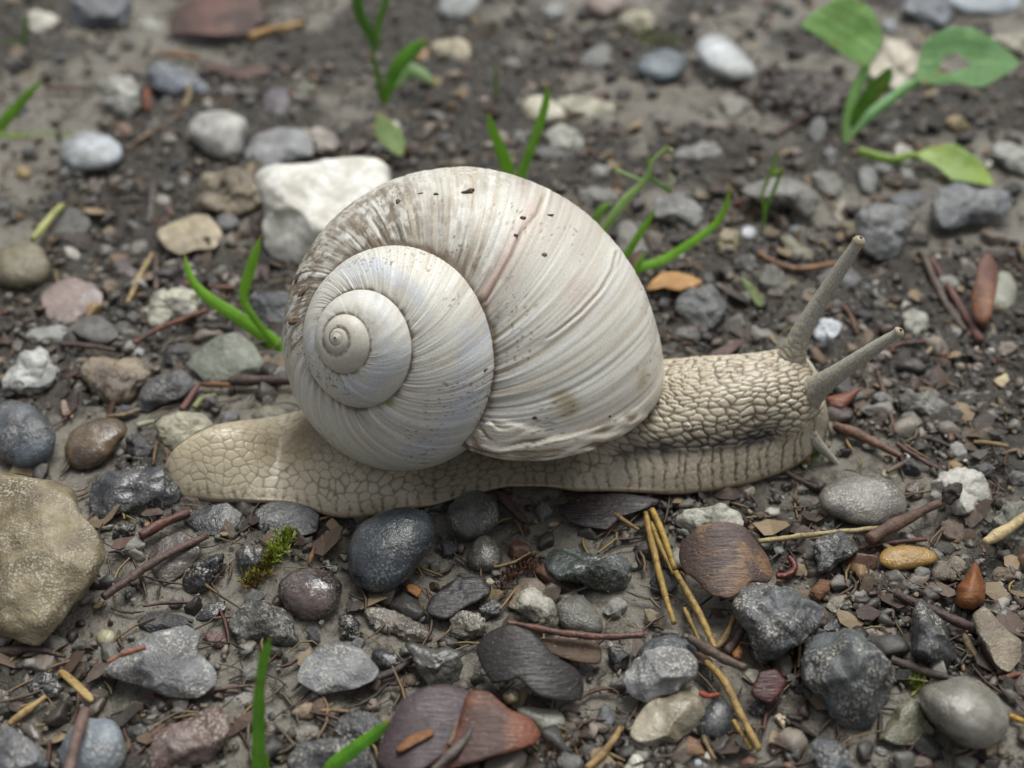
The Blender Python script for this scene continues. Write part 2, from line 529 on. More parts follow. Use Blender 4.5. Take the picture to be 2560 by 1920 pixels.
def ell(cx, cy, rx, ry, rot=0.0, n=14):
    t = np.linspace(0, 6.283, n, endpoint=False); r = math.radians(rot)
    x, y = rx * np.cos(t), ry * np.sin(t)
    return np.stack([cx + x * math.cos(r) - y * math.sin(r), cy + x * math.sin(r) + y * math.cos(r)], -1)

S = stone
# --- behind the snail, towards the left
S('A', '150,90 230,60 330,90 385,130 340,180 230,220 170,160', 'cfccc0', 'a9a598', 'rock', 'small off-white angular stone behind a grass stem, beside the dark bluish block')
S('A', '480,-60 840,-60 840,60 830,160 700,190 520,180 460,120', '6d747c', '4c5157', 'rock', 'dark bluish-grey blocky stone beside the large brown cone scale behind the snail', sp=.2)
S('A', '870,150 960,100 1050,150 1050,210 960,210', 'a5a699', '7f8076', 'flat', 'pale grey-green stone sliver beside the brown cone scale')
S('A', '610,520 700,490 840,490 900,570 890,690 820,780 760,750 680,650 630,600', 'a7a69e', '7e7d75', 'rock', 'pale grey wedge-shaped stone beside the blue-grey angular stone', sp=.2)
S('A', '945,460 1040,405 1180,430 1270,480 1340,560 1330,610 1220,640 1080,620 990,570', '838d96', '5d646b', 'rock', 'blue-grey angular stone with a tan crumb of bark on it', sp=.2)
S('A', '370,950 430,870 560,840 700,870 780,930 795,1000 730,1070 600,1100 460,1080 380,1020', 'b3bac2', '82847f', 'oval', 'smooth bluish-white oval pebble at the tip of a grass blade', name='pebble', sp=.25, ro=.42, lift=.05)
S('A', '1200,830 1260,730 1400,715 1540,740 1600,800 1570,900 1560,1000 1460,1040 1330,990 1230,900', 'bcbcb6', '8d8c86', 'round', 'rounded whitish-grey stone, chipped on one side, behind the lumpy brown stone', sp=.3)
S('A', '1565,990 1640,860 1800,820 1930,830 2010,900 2010,1000 1900,1020 1740,1090 1620,1050', '9b9da0', '7a7b7c', 'flat', 'flat pale grey stone touching the big white stone', sp=.3)
S('A', '1930,850 2050,810 2150,860 2210,930 2150,1000 2020,990', 'aaa496', '6d6058', 'lump', 'small tan stone with a brown stain behind the big white stone')
S('A', '1270,1250 1310,1130 1450,1060 1560,1100 1660,1190 1690,1290 1640,1390 1500,1380 1350,1370 1270,1350', '9b8d74', '6d604a', 'lump', 'lumpy brown and cream stone beside the big white stone')
S('V', '562,390 590,358 660,340 760,342 825,350 842,385 850,430 800,520 720,560 640,582 600,560 575,530 570,480 575,450 565,420', 'e8e8e2', 'bcb9ad', 'lump', 'big chalky white stone with a rusty brown band, directly behind the shell', sp=.15, noise_k=.55)
S('A', '1000,1480 1100,1430 1250,1375 1340,1380 1400,1450 1430,1510 1390,1600 1240,1610 1170,1645 1080,1610 1010,1540', 'b5a98f', '978a6f', 'flat', 'flat smooth tan stone above the tip of a grass blade', sp=.2, lift=.08)
S('A', ell(1460, 1435, 82, 66), '5f6165', '46484b', 'round', 'small dark grey round pebble touching the flat tan stone', name='pebble')
S('A', '300,1520 350,1400 450,1330 560,1370 580,1450 520,1560 400,1545', '6a6763', '4b4845', 'flat', 'dark flat stone under a yellow-green stem piece')
S('V', '-30,560 0,540 40,520 85,530 112,570 100,610 60,628 0,622 -30,600', '8d8468', '6f674e', 'round', 'olive rounded stone beside the pinkish stone sunk in mud', sp=.3)
S('A', '1690,640 1740,560 1830,560 1870,650 1810,750 1720,740', '6f6670', '57505a', 'flat', 'small flat purple-grey stone behind the rounded whitish stone', sp=.1)
S('A', ell(150, 1112, 52, 42), 'b59a62', '93794a', 'round', 'tiny yellow-ochre pebble below the bluish-white oval pebble', name='pebble')
S('A', ell(1050, 1292, 60, 40), 'a7a49c', '888379', 'round', 'tiny pale grey pebble between twig and lumpy brown stone', name='pebble')
S('A', '1890,560 1960,500 2030,570 1990,640 1920,640', '7c7d68', '62634f', 'lump', 'small mossy olive stone behind the flat pale grey stone')
# --- behind the shell
S('B', '620,60 660,-60 900,-60 910,40 820,140 720,150 650,110', 'a4a7a6', '838685', 'round', 'rounded pale grey stone on bare mud far behind the shell', sp=.2)
S('B', '590,290 640,260 760,245 830,280 840,370 780,400 640,380 600,350', 'bab096', '948a70', 'rock', 'cream block-shaped stone beside the leafy grass seedling', sp=.2)
S('B', '480,380 520,310 575,310 580,360 520,410', 'b3894a', '8f6a34', 'bud', 'orange-tan bit of stone touching the cream block', name='pebble')
S('B', '1280,60 1350,10 1440,20 1450,100 1400,140 1310,120', '8f918e', '747672', 'round', 'grey rounded stone next to a pinkish one, far behind the shell', sp=.2)
S('B', '1560,20 1600,-60 1870,-60 1850,50 1700,130 1600,80', 'a28f86', '87766e', 'round', 'smooth pinkish-brown stone far behind the shell', sp=.2)
S('B', '1780,110 1880,65 1990,75 2040,130 2000,190 1930,240 1850,230 1790,170', 'b7b195', '6f6b50', 'rock', 'cream-topped stone with an olive underside beside mossy mud', sp=.2)
S('B', '1520,390 1600,320 1690,270 1740,300 1750,400 1690,450 1580,430', '80817f', '636462', 'flat', 'flat grey stone lying beside the slate-blue oval pebble', sp=.2)
S('B', '1900,440 1960,350 2080,310 2200,340 2230,430 2180,510 2060,530 1950,490', '75848c', '56626a', 'oval', 'slate-blue oval pebble next to the larger blue-white one', name='pebble', sp=.1, ro=.5)
S('B', '1165,690 1200,620 1300,620 1400,660 1470,740 1400,790 1300,800 1210,790', 'd3d0c0', 'aaa58f', 'round', 'white rounded stone behind an upright grass blade', sp=.2)
S('B', '1380,640 1500,615 1650,630 1750,660 1770,710 1690,750 1560,750 1450,700', 'b3af9c', '8d8974', 'flat', 'long cream stone lying against the white rounded one', sp=.3)
S('B', '1330,860 1400,800 1490,820 1570,900 1560,960 1460,980 1360,960', 'a6a79d', '7b7c72', 'lump', 'pale grey pitted stone in front of the white rounded one', sp=.3)
S('B', '1240,960 1300,940 1500,960 1600,950 1500,1030 1330,1040', '5e605f', '474847', 'flat', 'dark grey flat stone under the pale pitted stone')
S('B', '1590,1100 1660,1050 1740,1070 1730,1150 1620,1160', '8d8d87', '6c6c67', 'rock', 'small grey angular stone behind the flowering grass')
S('B', '1530,1230 1620,1195 1750,1220 1800,1280 1740,1340 1600,1340 1540,1300', '7b7b77', '5e5e5a', 'rock', 'grey stone just behind the shell beside a short grass blade')
S('Z', '205,500 290,400 420,365 560,390 660,480 670,570 620,650 520,660 400,610 290,570', '9a9b9a', '6a6a67', 'rock', 'grey stone with a pale ridge between the grass blades behind the shell', sp=.3)
S('Z', '-60,640 0,590 80,600 150,700 180,800 230,870 100,960 -60,930', '8b8a83', '72716a', 'flat', 'flat dull grey stone behind the grass blades at the shell')
S('Z', '420,60 480,-20 600,-60 740,-20 800,60 700,110 560,100', '8f908e', '6f706e', 'rock', 'rounded grey stone in dark soil behind the slim seedling')
S('C', '90,330 130,240 220,215 330,260 420,370 490,430 480,500 360,530 250,490 150,420', 'c2c8cc', '979a98', 'oval', 'large smooth blue-white pebble beside the dark soil clump', name='pebble', sp=.15, ro=.45, lift=.05)
S('C', '250,640 300,610 420,640 450,690 380,740 310,750 270,690', '8d8b80', '706e65', 'flat', 'small greenish-grey stone below the large blue-white pebble')
S('C', '1200,480 1290,330 1330,240 1430,270 1530,340 1530,450 1430,570 1300,560', 'cfc8b8', 'a79c8a', 'rock', 'cream-white angular stone between the plantain leaves', sp=.15, thick=.3)
S('C', '1420,70 1470,-60 1700,-60 1750,100 1700,180 1600,180 1520,120', '8d949c', '6e747a', 'rock', 'blue-grey stone behind the plantain, touching a paler one', sp=.2)
S('C', '1700,20 1760,-60 2200,-60 2180,60 2050,100 1850,90', 'a7b4bd', '8a949a', 'oval', 'wide pale blue smooth stone behind the plantain', sp=.1)
S('C', '1290,150 1350,110 1410,150 1390,210 1310,190', '8f959a', '73787c', 'rock', 'small blue-grey stone between two plantain leaves')
S('C', '1960,240 2080,225 2260,205 2260,390 2100,330', 'b5b0a0', '8f8a78', 'rock', 'cream stone behind the tip of the torn plantain leaf')
S('C', '810,860 860,750 920,745 950,820 920,920 860,940', '7f807f', '5d5e5d', 'oval', 'upright oval grey pebble at the foot of the plantain', name='pebble', sp=.4)
S('C', '905,980 960,930 1030,990 1000,1060 930,1040', '70727a', '55575c', 'rock', 'small purplish-grey stone below the plantain stalks')
S('C', '380,1220 480,1170 640,1150 780,1160 860,1220 900,1280 870,1370 810,1400 730,1340 600,1260 450,1280', '8f8e88', '6a6964', 'rock', 'long grey arched stone with a hollow underside behind the slim seedling', lift=.12, sp=.4)
S('C', '830,1120 900,1090 1010,1110 1050,1190 1000,1280 900,1230', '87867d', '6a6961', 'flat', 'flat greenish-grey stone beside the long arched stone', sp=.2)
S('C', '1140,1100 1190,1050 1250,1070 1280,1170 1240,1260 1160,1230', '868786', '676867', 'oval', 'upright grey oval stone beside the low plantain leaf', sp=.2)
S('C', '1120,1400 1200,1320 1330,1285 1440,1330 1510,1430 1490,1480 1440,1560 1400,1646 1300,1690 1180,1640 1140,1520', '85888a', '5b5d5d', 'rock', 'blocky speckled grey stone right behind the far eye stalk', sp=.8, lift=.06)
S('C', '1620,1300 1660,1210 1790,1180 1900,1220 2060,1220 2110,1240 2150,1340 2140,1390 2000,1410 1900,1440 1750,1470 1660,1490 1620,1420', '7f8489', '62666a', 'rock', 'wide blocky blue-grey stone with the low plantain leaf resting behind it', sp=.6, lift=.05)
S('C', '1330,1270 1450,1240 1580,1220 1610,1280 1500,1340 1400,1320', '6d7279', '53575c', 'flat', 'low dark blue-grey stone beside the wide blocky stone')
S('C', '1980,990 2060,920 2160,930 2260,1010 2260,1140 2130,1120 2060,1060', '9da199', '74786f', 'rock', 'pale grey-green rough stone beyond the low plantain leaf', sp=.5)
S('C', '1715,770 1760,745 1830,770 1860,830 1790,850 1740,820', 'bda672', '99834f', 'lump', 'small yellow stone between the plantain leaves')
S('C', ell(760, 1492, 72, 42, 10), '7d8794', '5a6069', 'rock', 'small blue-grey stone near the far eye stalk')
S('C', '1245,1070 1310,1045 1370,1080 1360,1130 1280,1125', '8e8f8e', '717271', 'rock', 'small light grey stone under the low plantain leaf stalk')
S('C', '1410,1060 1500,1080 1530,1170 1460,1180 1420,1130', '92938c', '72736c', 'rock', 'small pale stone in the shade of the low plantain leaf')
S('C', '1310,830 1390,770 1430,800 1345,890', '8a8c8c', '6c6e6e', 'flat', 'thin grey stone chip near the plantain stalks')
S('C', '20,970 120,910 230,920 280,980 220,1050 110,1070 30,1030', '8f8f8b', '6d6d6a', 'rock', 'grey stone on dark soil to one side of the slim seedling')
S('Z', '790,760 830,690 910,660 990,690 1000,800 960,880 870,890 800,840', 'b0a683', '8e8362', 'lump', 'rounded sandy-yellow stone with a tiny white pebble beside it', sp=.4)
S('Z', ell(1075, 700, 66, 60), 'cfd2d6', 'a2a5a8', 'round', 'tiny white round pebble beside the sandy-yellow stone', name='pebble')
S('Z', '1800,540 1890,390 1930,480 1910,590 1850,600', '9c9480', '7d7562', 'flat', 'thin tan pointed stone near the far eye stalk')
S('Z', '1850,650 1900,600 1990,610 2000,690 1930,720 1870,700', '8e8256', '6f653f', 'lump', 'small olive-yellow stone touching the blocky speckled stone')
S('Z', '1810,720 1870,690 1930,740 1900,790 1830,780', 'a07a45', '7d5c31', 'lump', 'small amber pebble by the far eye stalk', name='pebble')
S('Z', '1815,850 1880,830 1930,870 1900,920 1840,900', 'c7b98a', 'a39467', 'lump', 'small pale yellow pebble partly hidden by the far eye stalk', name='pebble')
S('Z', '1340,730 1420,710 1540,800 1650,850 1640,930 1500,940 1400,880 1380,800', '8f8a6c', '6b654d', 'flat', 'flat olive stone chip beside the far eye stalk', sp=.2)
# --- beside and behind the tail
S('D', '250,260 330,180 440,140 600,170 660,250 660,340 540,370 480,430 380,440 290,400', 'a08d86', '857670', 'flat', 'broad pinkish stone with pale rings, half sunk in smooth mud', sp=.15, lift=-.05, ro=.42)
S('D', '440,460 520,390 640,380 740,450 770,510 700,570 600,560 500,520', '74726d', '565450', 'flat', 'muddy grey stone just below the pinkish stone', sp=.2)
S('D', '160,520 200,470 380,440 470,480 450,540 330,560 240,570', 'a9acab', '83857f', 'flat', 'flat light grey stone above the white lumpy stone', sp=.4)
S('D', '950,300 1010,230 1130,195 1220,230 1300,310 1260,380 1130,420 1060,470 970,460 960,400', 'c3bfa9', '8c8d83', 'lump', 'white and yellow mottled stone behind the reddish twig', sp=.2)
S('D', '20,790 90,700 180,620 240,590 310,620 320,700 370,730 350,850 280,890 200,910 100,880 40,840', 'bdbeba', '8f8f8c', 'lump', 'knobbly white stone with dark cracks beside the knobbly brown one', sp=.5)
S('D', '530,680 610,630 740,650 860,670 960,740 940,800 880,870 830,930 720,960 650,900 600,820 530,760', 'a3957c', '6a5b4d', 'lump', 'knobbly brown and cream stone with a purple tinge', sp=.4)
S('D', '890,930 930,830 1030,750 1150,740 1240,790 1240,860 1180,920 1050,960 960,1000 900,980', '65666a', '454648', 'rock', 'dark grey angular stone with a pale edge above the cream stone', sp=.5)
S('D', '1200,700 1270,610 1400,510 1520,490 1620,560 1700,670 1720,740 1560,780 1420,810 1310,810', '8b9280', '6b7263', 'flat', 'flat greenish stone with yellow flecks beside the grass at the shell', sp=.3, tilt=24)
S('D', '-60,1000 0,930 120,930 240,980 330,1070 360,1180 320,1300 250,1370 120,1370 0,1300 -60,1200', '6d7883', '494f55', 'round', 'large blue-grey stone marbled with white behind the big tan rock', sp=.5, ro=.45)
S('D', '410,1240 460,1130 570,1060 680,1030 800,1060 840,1120 760,1210 690,1310 590,1380 480,1370 420,1310', '7e684a', '4c3c2b', 'oval', 'wet brown elongated stone beside the marbled blue-grey stone', sp=.15, ro=.3)
S('D', '1000,1090 1050,1020 1180,1000 1310,1030 1360,1090 1320,1170 1220,1230 1120,1260 1050,1220', 'b5b19a', '928e78', 'rock', 'cream stone leaning against the tail of the snail', sp=.3)
S('V', '-45,1000 0,1010 60,1028 120,1040 170,1070 195,1110 212,1160 220,1205 195,1262 150,1305 120,1350 90,1395 30,1375 -45,1350', '9c9070', '736547', 'rock', 'large tan-yellow rock with a sharp overhanging edge', sp=.8, lift=.18, tilt=16, noise_k=.75, thick=.5)
S('D', '590,1490 640,1420 760,1390 900,1360 1040,1370 1100,1450 1160,1540 1130,1620 980,1660 780,1650 650,1690 590,1600', '52565a', '34373a', 'rock', 'wet blackish stone under the tip of the tail', sp=.5, ro=.35)
S('D', '1040,640 1130,560 1220,590 1230,660 1130,710 1060,700', '4f5052', '373839', 'rock', 'small blackish stone beside the flat greenish stone')
S('D', '1620,260 1720,230 1870,240 1870,430 1700,430 1640,360', '686b71', '4b4e52', 'rock', 'dark blue-grey stone behind the grass blade at the shell')
S('D', '1240,450 1310,420 1420,440 1410,480 1290,490', 'a1a297', '7e7f75', 'flat', 'small pale stone below the end of the reddish twig')
S('D', '810,1160 900,1130 980,1230 960,1300 870,1330 810,1250', '4a474b', '343236', 'rock', 'dark broken stone between wet brown stone and cream stone')
S('D', '1600,1020 1720,950 1850,1000 1850,1080 1650,1090', '8b8871', '6c6954', 'round', 'olive-grey rounded stone behind the root of the tail')
S('D', '720,30 800,10 900,120 830,190 760,120', '6c5c60', '534649', 'flat', 'small purple-brown flat stone beside a yellow straw')
S('D', ell(762, 376, 46, 32), '43454a', '313236', 'round', 'tiny blackish pebble pressed into smooth mud', name='pebble')
S('D', ell(850, 405, 44, 50), '3f4144', '2f3032', 'lump', 'tiny dark pebble beside the white and yellow stone', name='pebble')
S('D', '800,600 860,580 930,600 920,640 840,640', 'b1b3b4', '8e9091', 'flat', 'small white chip on top of the knobbly brown stone')
# --- right of the shell and around the head
S('Z', '440,1280 560,1190 760,1140 830,1200 890,1330 880,1420 790,1520 680,1560 560,1480 470,1360', '747779', '5c5f61', 'rock', 'flat-faced grey stone behind the neck, beside a tan chip', sp=.5)
S('Z', '200,1200 290,1150 400,1190 440,1250 330,1300 240,1270', '4b4b4d', '353537', 'rock', 'small dark stone squeezed between shell and flat-faced grey stone')
S('Z', '1160,1100 1220,1000 1300,970 1380,1040 1440,1120 1430,1210 1330,1250 1190,1200', '6e6e60', '53544a', 'rock', 'dark olive stone with a patch of moss behind the neck')
S('Z', '930,950 990,890 1100,880 1160,950 1130,1040 1040,1050 960,1010', '5b5b57', '434340', 'rock', 'dark round-cornered stone below the sandy-yellow stone')
S('Z', '1660,1090 1780,1000 1950,980 2060,1090 2010,1160 1850,1210 1740,1170', '66696d', '4d5053', 'flat', 'flat slate-grey stone behind the far eye stalk')
S('Z', '1640,1580 1690,1450 1790,1430 1890,1500 1880,1580 1800,1660 1700,1660', 'c6ccd1', 'a3a8ac', 'lump', 'bluish-white crystalline stone between the two eye stalks', sp=.1)
S('Z', '1090,1560 1120,1500 1260,1540 1310,1600 1240,1660 1130,1650', '918d88', '6e6a66', 'rock', 'grey-brown stone just above the neck of the snail')
S('F', '1430,380 1500,340 1590,390 1580,470 1520,530 1440,500', 'a3a498', '76776b', 'lump', 'grey-white stone at the tip of the near eye stalk')
S('F', '2000,130 2110,80 2170,200 2140,340 2060,380 1990,360', 'a3a594', '838574', 'oval', 'pale green-grey oval pebble behind the orange-brown cone scale', name='pebble', sp=.2)
S('F', '1410,930 1480,880 1600,870 1700,930 1740,1020 1700,1060 1560,1020 1440,1000', '77776f', '55554e', 'rock', 'muddy grey stone in front of the head, beside a red bud scale')
S('F', '1770,890 1860,860 1930,890 1880,950 1800,950', '7d7c76', '605f5a', 'flat', 'small flat muddy stone beside the muddy grey stone')
S('F', '1550,755 1600,720 1660,750 1650,795 1570,795', '4b4c50', '38393c', 'round', 'small dark pebble on the mud ahead of the snail', name='pebble')
S('V', '1762,1075 1790,1040 1850,1025 1920,1032 1958,1070 1958,1110 1910,1142 1840,1134 1785,1105', '848078', '65625b', 'oval', 'smooth grey-brown oval stone just under the head', name='pebble', sp=.7, ro=.45, lift=.04)
S('F', '1590,1470 1670,1390 1780,1350 1910,1360 1970,1440 1985,1560 1940,1620 1830,1660 1700,1650 1610,1560', 'c0bfb6', '8f8e86', 'lump', 'rough whitish stone with a dark curl of bark against it', sp=.8)
S('V', '2140,1125 2165,1088 2240,1070 2260,1190 2180,1198 2150,1165', '8c8d7e', '5f6055', 'lump', 'rough grey-green stone under a pale wood splinter', sp=.8)
S('F', '2090,1430 2140,1380 2260,1390 2260,1480 2150,1480', '6b6a69', '504f4e', 'rock', 'dark stone ahead of the rough whitish stone')
S('F', ell(1450, 1290, 32, 21), 'd4d5d4', 'b0b1b0', 'round', 'tiny white pebble at the end of a brown stick ahead of the snail', name='pebble')
S('F', ell(1352, 1405, 58, 26, 8), 'c2bf9d', '9b9878', 'lump', 'tiny pale yellow pebble behind the smooth grey-brown oval stone', name='pebble')
S('F', ell(1338, 1305, 32, 26), '9c8670', '7d6855', 'lump', 'tiny tan pebble near the brown stick ahead of the snail', name='pebble')
S('F', '1440,1490 1500,1440 1570,1480 1560,1560 1480,1570', '6c5448', '50403a', 'round', 'reddish-brown rounded stone between the oval and the rough whitish stone')
# --- in front, left
S('G', '650,1000 780,900 920,800 1100,750 1210,730 1290,800 1260,880 1320,950 1400,1030 1390,1100 1270,1200 1080,1180 830,1100 690,1050', '8b8d90', '5f6163', 'flat', 'broad flat grey stone dusted with pale sand, rust-coloured twig on it', sp=1.0, lift=.1, tilt=16)
S('G', '880,700 960,640 1080,650 1200,670 1225,720 1120,745 980,775 890,740', '45484c', '303235', 'flat', 'thin black slate lying against the broad flat grey stone', sp=.1)
S('G', '1475,680 1540,610 1690,570 1800,630 1880,700 1890,770 1940,840 1860,880 1700,850 1540,860 1490,780', '6b6b64', '4a4a45', 'rock', 'olive-grey angular stone beside the shiny reddish-brown stone', sp=.5)
S('G', '1780,480 1840,400 2000,350 2120,380 2200,460 2170,600 2080,690 1960,700 1860,650 1790,580', '77605a', '43383a', 'round', 'shiny wet reddish-brown stone with a pale face', sp=.3, ro=.25)
S('V', '640,1470 655,1425 690,1395 730,1385 780,1400 825,1450 810,1470 760,1490 690,1502', '969899', '6d6f71', 'flat', 'light grey speckled stone resting on a dark twig', sp=1.0, lift=.1)
S('G', '1170,460 1200,380 1310,290 1420,260 1440,350 1380,440 1330,500 1230,525', '454749', '2c2d2f', 'lump', 'wet black knobbly stone beside the long brown twig', ro=.3)
S('G', '1510,260 1580,200 1700,240 1720,330 1640,440 1560,400', '54585a', '3a3d3e', 'rock', 'dark blue-grey stone beside the strand of moss', ro=.4)
S('G', '950,290 1040,170 1160,120 1280,180 1300,260 1200,380 1060,480 1010,440', '6d6259', '54493f', 'flat', 'brown-grey stone lying under the long brown twig', sp=.3, ro=.4, lift=-.04)
S('G', '620,20 700,-10 740,40 700,90 630,70', '343639', '232426', 'round', 'small wet black pebble at the edge of the large tan rock', name='pebble', ro=.22)
S('G', '710,170 780,80 880,70 860,140 760,190', '45464a', '303134', 'lump', 'small blackish stone between large tan rock and rusty needle')
S('V', '395,1120 430,1095 490,1085 525,1110 512,1142 460,1158 420,1145', '505359', '36383c', 'flat', 'flat blackish stone under the near edge of the tail, rusty needle beside it', sp=.6, ro=.4)
S('V', '550,1105 580,1085 640,1080 692,1112 686,1150 640,1162 580,1157 552,1137', '4d5258', '323539', 'flat', 'dark bluish flat stone pinned under the wavy edge of the foot', sp=.4, ro=.4)
S('G', '610,800 650,750 730,760 740,810 700,880 630,850', 'b7b294', '928d70', 'round', 'small yellowish-white translucent pebble near the large tan rock', name='pebble', ro=.3)
S('G', '1290,780 1370,760 1460,810 1470,860 1400,885 1330,830', '7c4a42', '5d3530', 'flat', 'brick-red stone chip beside the broad flat grey stone', sp=.1)
S('G', '-60,1450 0,1390 80,1380 180,1450 260,1530 310,1646 200,1720 0,1740 -60,1600', '84868a', '5b5d61', 'rock', 'speckled grey stone in front of the straw pieces', sp=1.0, lift=.1)
S('G', '110,1360 200,1340 270,1420 290,1520 230,1500 140,1420', '7c746b', '60584f', 'oval', 'glassy brown-grey pebble beside a split twig', name='pebble', ro=.3)
S('G', '370,1560 430,1410 540,1330 660,1320 760,1370 800,1450 810,1560 780,1660 600,1720 420,1690', '84909b', '5f676f', 'round', 'rounded blue-grey stone with a split twig lying across it', sp=.8, lift=.05)
S('G', '800,1390 900,1360 980,1400 950,1480 850,1500', '505254', '393b3c', 'rock', 'small dark stone between the blue-grey and the reddish stone')
S('G', '970,1440 1050,1380 1200,1310 1400,1270 1490,1290 1480,1390 1430,1500 1340,1600 1200,1660 1000,1690 970,1560', '8b7c77', '6b4a42', 'rock', 'reddish and grey rough stone beside the tall grass blade', sp=.8)
S('G', '1410,1200 1500,1150 1620,1160 1630,1220 1520,1270 1430,1240', '8f8a82', '736d66', 'flat', 'low pale muddy stone beside the tall grass blade', lift=-.04)
S('G', '1870,1290 1960,1200 2050,1260 2030,1320 1930,1340', '9d8a73', '7c6a55', 'rock', 'small tan pyramid-shaped stone at the end of a thin straw')
S('G', '1870,1430 1980,1370 2050,1380 2060,1440 1930,1490', '9c968b', '7d776c', 'flat', 'small pale stone behind the tilted grass blade')
S('V', '622,1645 650,1605 720,1596 790,1608 806,1645 790,1690 640,1690', '5d6063', '424447', 'rock', 'dark speckled stone under the tilted grass blade', sp=.9, lift=.05)
S('G', '150,1100 230,1030 340,1040 420,1120 370,1200 260,1200 180,1170', '48474a', '333236', 'rock', 'blackish stone under the pale wood chip', ro=.4)
S('G', '1250,690 1330,590 1430,570 1460,620 1380,680 1300,700', '36373a', '252628', 'flat', 'small shiny black stone chip beside the olive-grey stone', ro=.3)
S('G', '2040,270 2110,290 2180,350 2160,390 2080,360', '3a3c40', '292a2d', 'flat', 'small black chip next to the shiny reddish-brown stone', ro=.4)
S('G', '-60,1180 0,1140 70,1160 60,1220 -40,1240', '8a8580', '6b6661', 'rock', 'small grey stone beside crossed straws')
S('G', ell(92, 1228, 45, 42), '7b5e4c', '5d4537', 'round', 'small reddish-brown pebble beside crossed straws', name='pebble')
S('G', ell(1745, 1318, 26, 32), '4a4d52', '36383c', 'round', 'tiny dark pebble beside the tall grass blade', name='pebble')
S('G', '1860,1640 1910,1600 1990,1600 2000,1660', '7d7f80', '5d5f60', 'rock', 'small grey stone under the tilted grass blade')
# --- in front, middle
S('V', '745,1190 770,1140 820,1105 880,1093 925,1105 942,1140 930,1185 890,1240 840,1278 800,1285 765,1260 748,1225', '4d5962', '353d44', 'oval', 'large smooth blue-black oval pebble with fine pale veins, touching the foot', name='pebble', sp=.3, ro=.35, lift=.06, tilt=26)
S('V', '962,1110 985,1075 1030,1055 1070,1080 1078,1125 1050,1155 1010,1170 975,1150', '6d7069', '494b46', 'round', 'round grey-green stone under the edge of the foot', sp=.6, lift=.03)
S('H', '810,300 850,200 920,140 1000,170 1040,260 1040,350 980,390 880,380 820,350', '6f6b63', '57534b', 'round', 'brown-grey pear-shaped stone in front of the round grey-green stone', sp=.5, ro=.35)
S('H', '620,240 650,170 720,180 760,230 730,300 650,300', '40444a', '2d3034', 'rock', 'small blue-black stone between the big oval pebble and the pear-shaped stone')
S('Y', '930,700 960,620 1050,585 1150,620 1280,640 1400,630 1470,700 1480,780 1440,850 1330,870 1180,840 1010,790', '6d777a', '333b33', 'rock', 'long dark stone with pale top and green algae on its side', sp=.7, thick=.4, ro=.4)
S('Y', '690,980 730,860 800,785 880,780 940,840 930,920 800,1020', '9b8975', '7d6c5a', 'flat', 'tan-pink stone half hidden by the white and olive wedge', sp=.3, lift=-.04)
S('Y', '740,910 790,860 870,835 930,890 980,950 1000,1010 1030,1060 1010,1100 930,1100 830,1050 760,1000', 'b3b0a2', '6f6c5c', 'rock', 'white and olive wedge-shaped stone with a sparkling face', sp=.8, lift=.08)
S('Y', '990,960 1060,910 1150,890 1230,950 1290,1030 1310,1110 1270,1150 1100,1130 1020,1080', '7b7a73', '636259', 'oval', 'smooth dull grey stone sunk in mud beside the white and olive wedge', sp=.4, lift=-.05)
S('Y', '500,970 540,930 620,920 660,960 630,1020 560,1050 510,1020', '4f565d', '393e43', 'rock', 'small slate-blue stone beside the sandy olive stone')
S('Y', '310,1110 350,1020 430,995 520,1020 570,1090 530,1150 440,1200 350,1180', '7d786a', '5e5a4e', 'lump', 'sandy olive rounded stone beside the dark cone scale', sp=.8)
S('Y', '20,1220 60,1190 200,1230 330,1230 400,1260 410,1350 370,1450 290,1490 190,1480 130,1400 100,1300', '71706a', '565550', 'rock', 'cube-like smooth grey stone with a flat wet top', sp=.15, ro=.35, lift=.06)
S('H', '190,910 240,870 340,890 400,950 390,1010 310,1050 230,980', '474b50', '33363a', 'round', 'small blue-black round stone beside the cube-like stone', ro=.35)
S('H', ell(455, 1082, 52, 44), '8b765f', '6d5a47', 'round', 'small tan pebble at the foot of the cube-like stone', name='pebble')
S('H', '1040,1180 1080,1145 1130,1150 1160,1190 1140,1230 1070,1240', '9f8850', '7c6838', 'round', 'glossy mustard-yellow pebble resting on the dark cone scale', name='pebble', ro=.3, lift=.12)
S('H', '1070,1260 1200,1250 1400,1270 1450,1320 1440,1400 1370,1450 1300,1430 1220,1340', '9d9b8d', '78776a', 'oval', 'pale translucent grey stone between the two cone scales', sp=.3, ro=.3)
S('H', '1650,1340 1680,1240 1730,1230 1770,1330 1770,1400 1690,1410', '7d8083', '5d6063', 'oval', 'small grey bullet-shaped pebble standing upright', name='pebble', sp=.4)
S('V', '1365,1420 1400,1380 1450,1370 1500,1388 1512,1420 1490,1455 1400,1455', '5f666e', '454a50', 'round', 'blue-grey rounded stone behind the pale grey boulder-like stone', sp=.5)
S('V', '1343,1465 1360,1440 1390,1410 1430,1395 1480,1400 1505,1430 1500,1465 1450,1500 1395,1517 1360,1500', '97999a', '6c6e70', 'rock', 'pale grey speckled stone with a hollow on top, above the cream stone', sp=1.0, lift=.12)
S('V', '1360,1590 1370,1550 1410,1510 1470,1488 1520,1508 1522,1540 1495,1580 1450,1612 1400,1614', 'a8a08c', '8b826d', 'flat', 'cream-coloured smooth stone with pitted skin under the pale grey stone', sp=.5, ro=.4, thick=.3)
S('H', '1830,1660 1860,1590 1920,1560 1970,1600 2030,1620 2000,1700 1850,1700', 'c9c8b8', 'a3a292', 'lump', 'cluster of white quartz knobs beside a flat pale pebble', sp=.2, ro=.3)
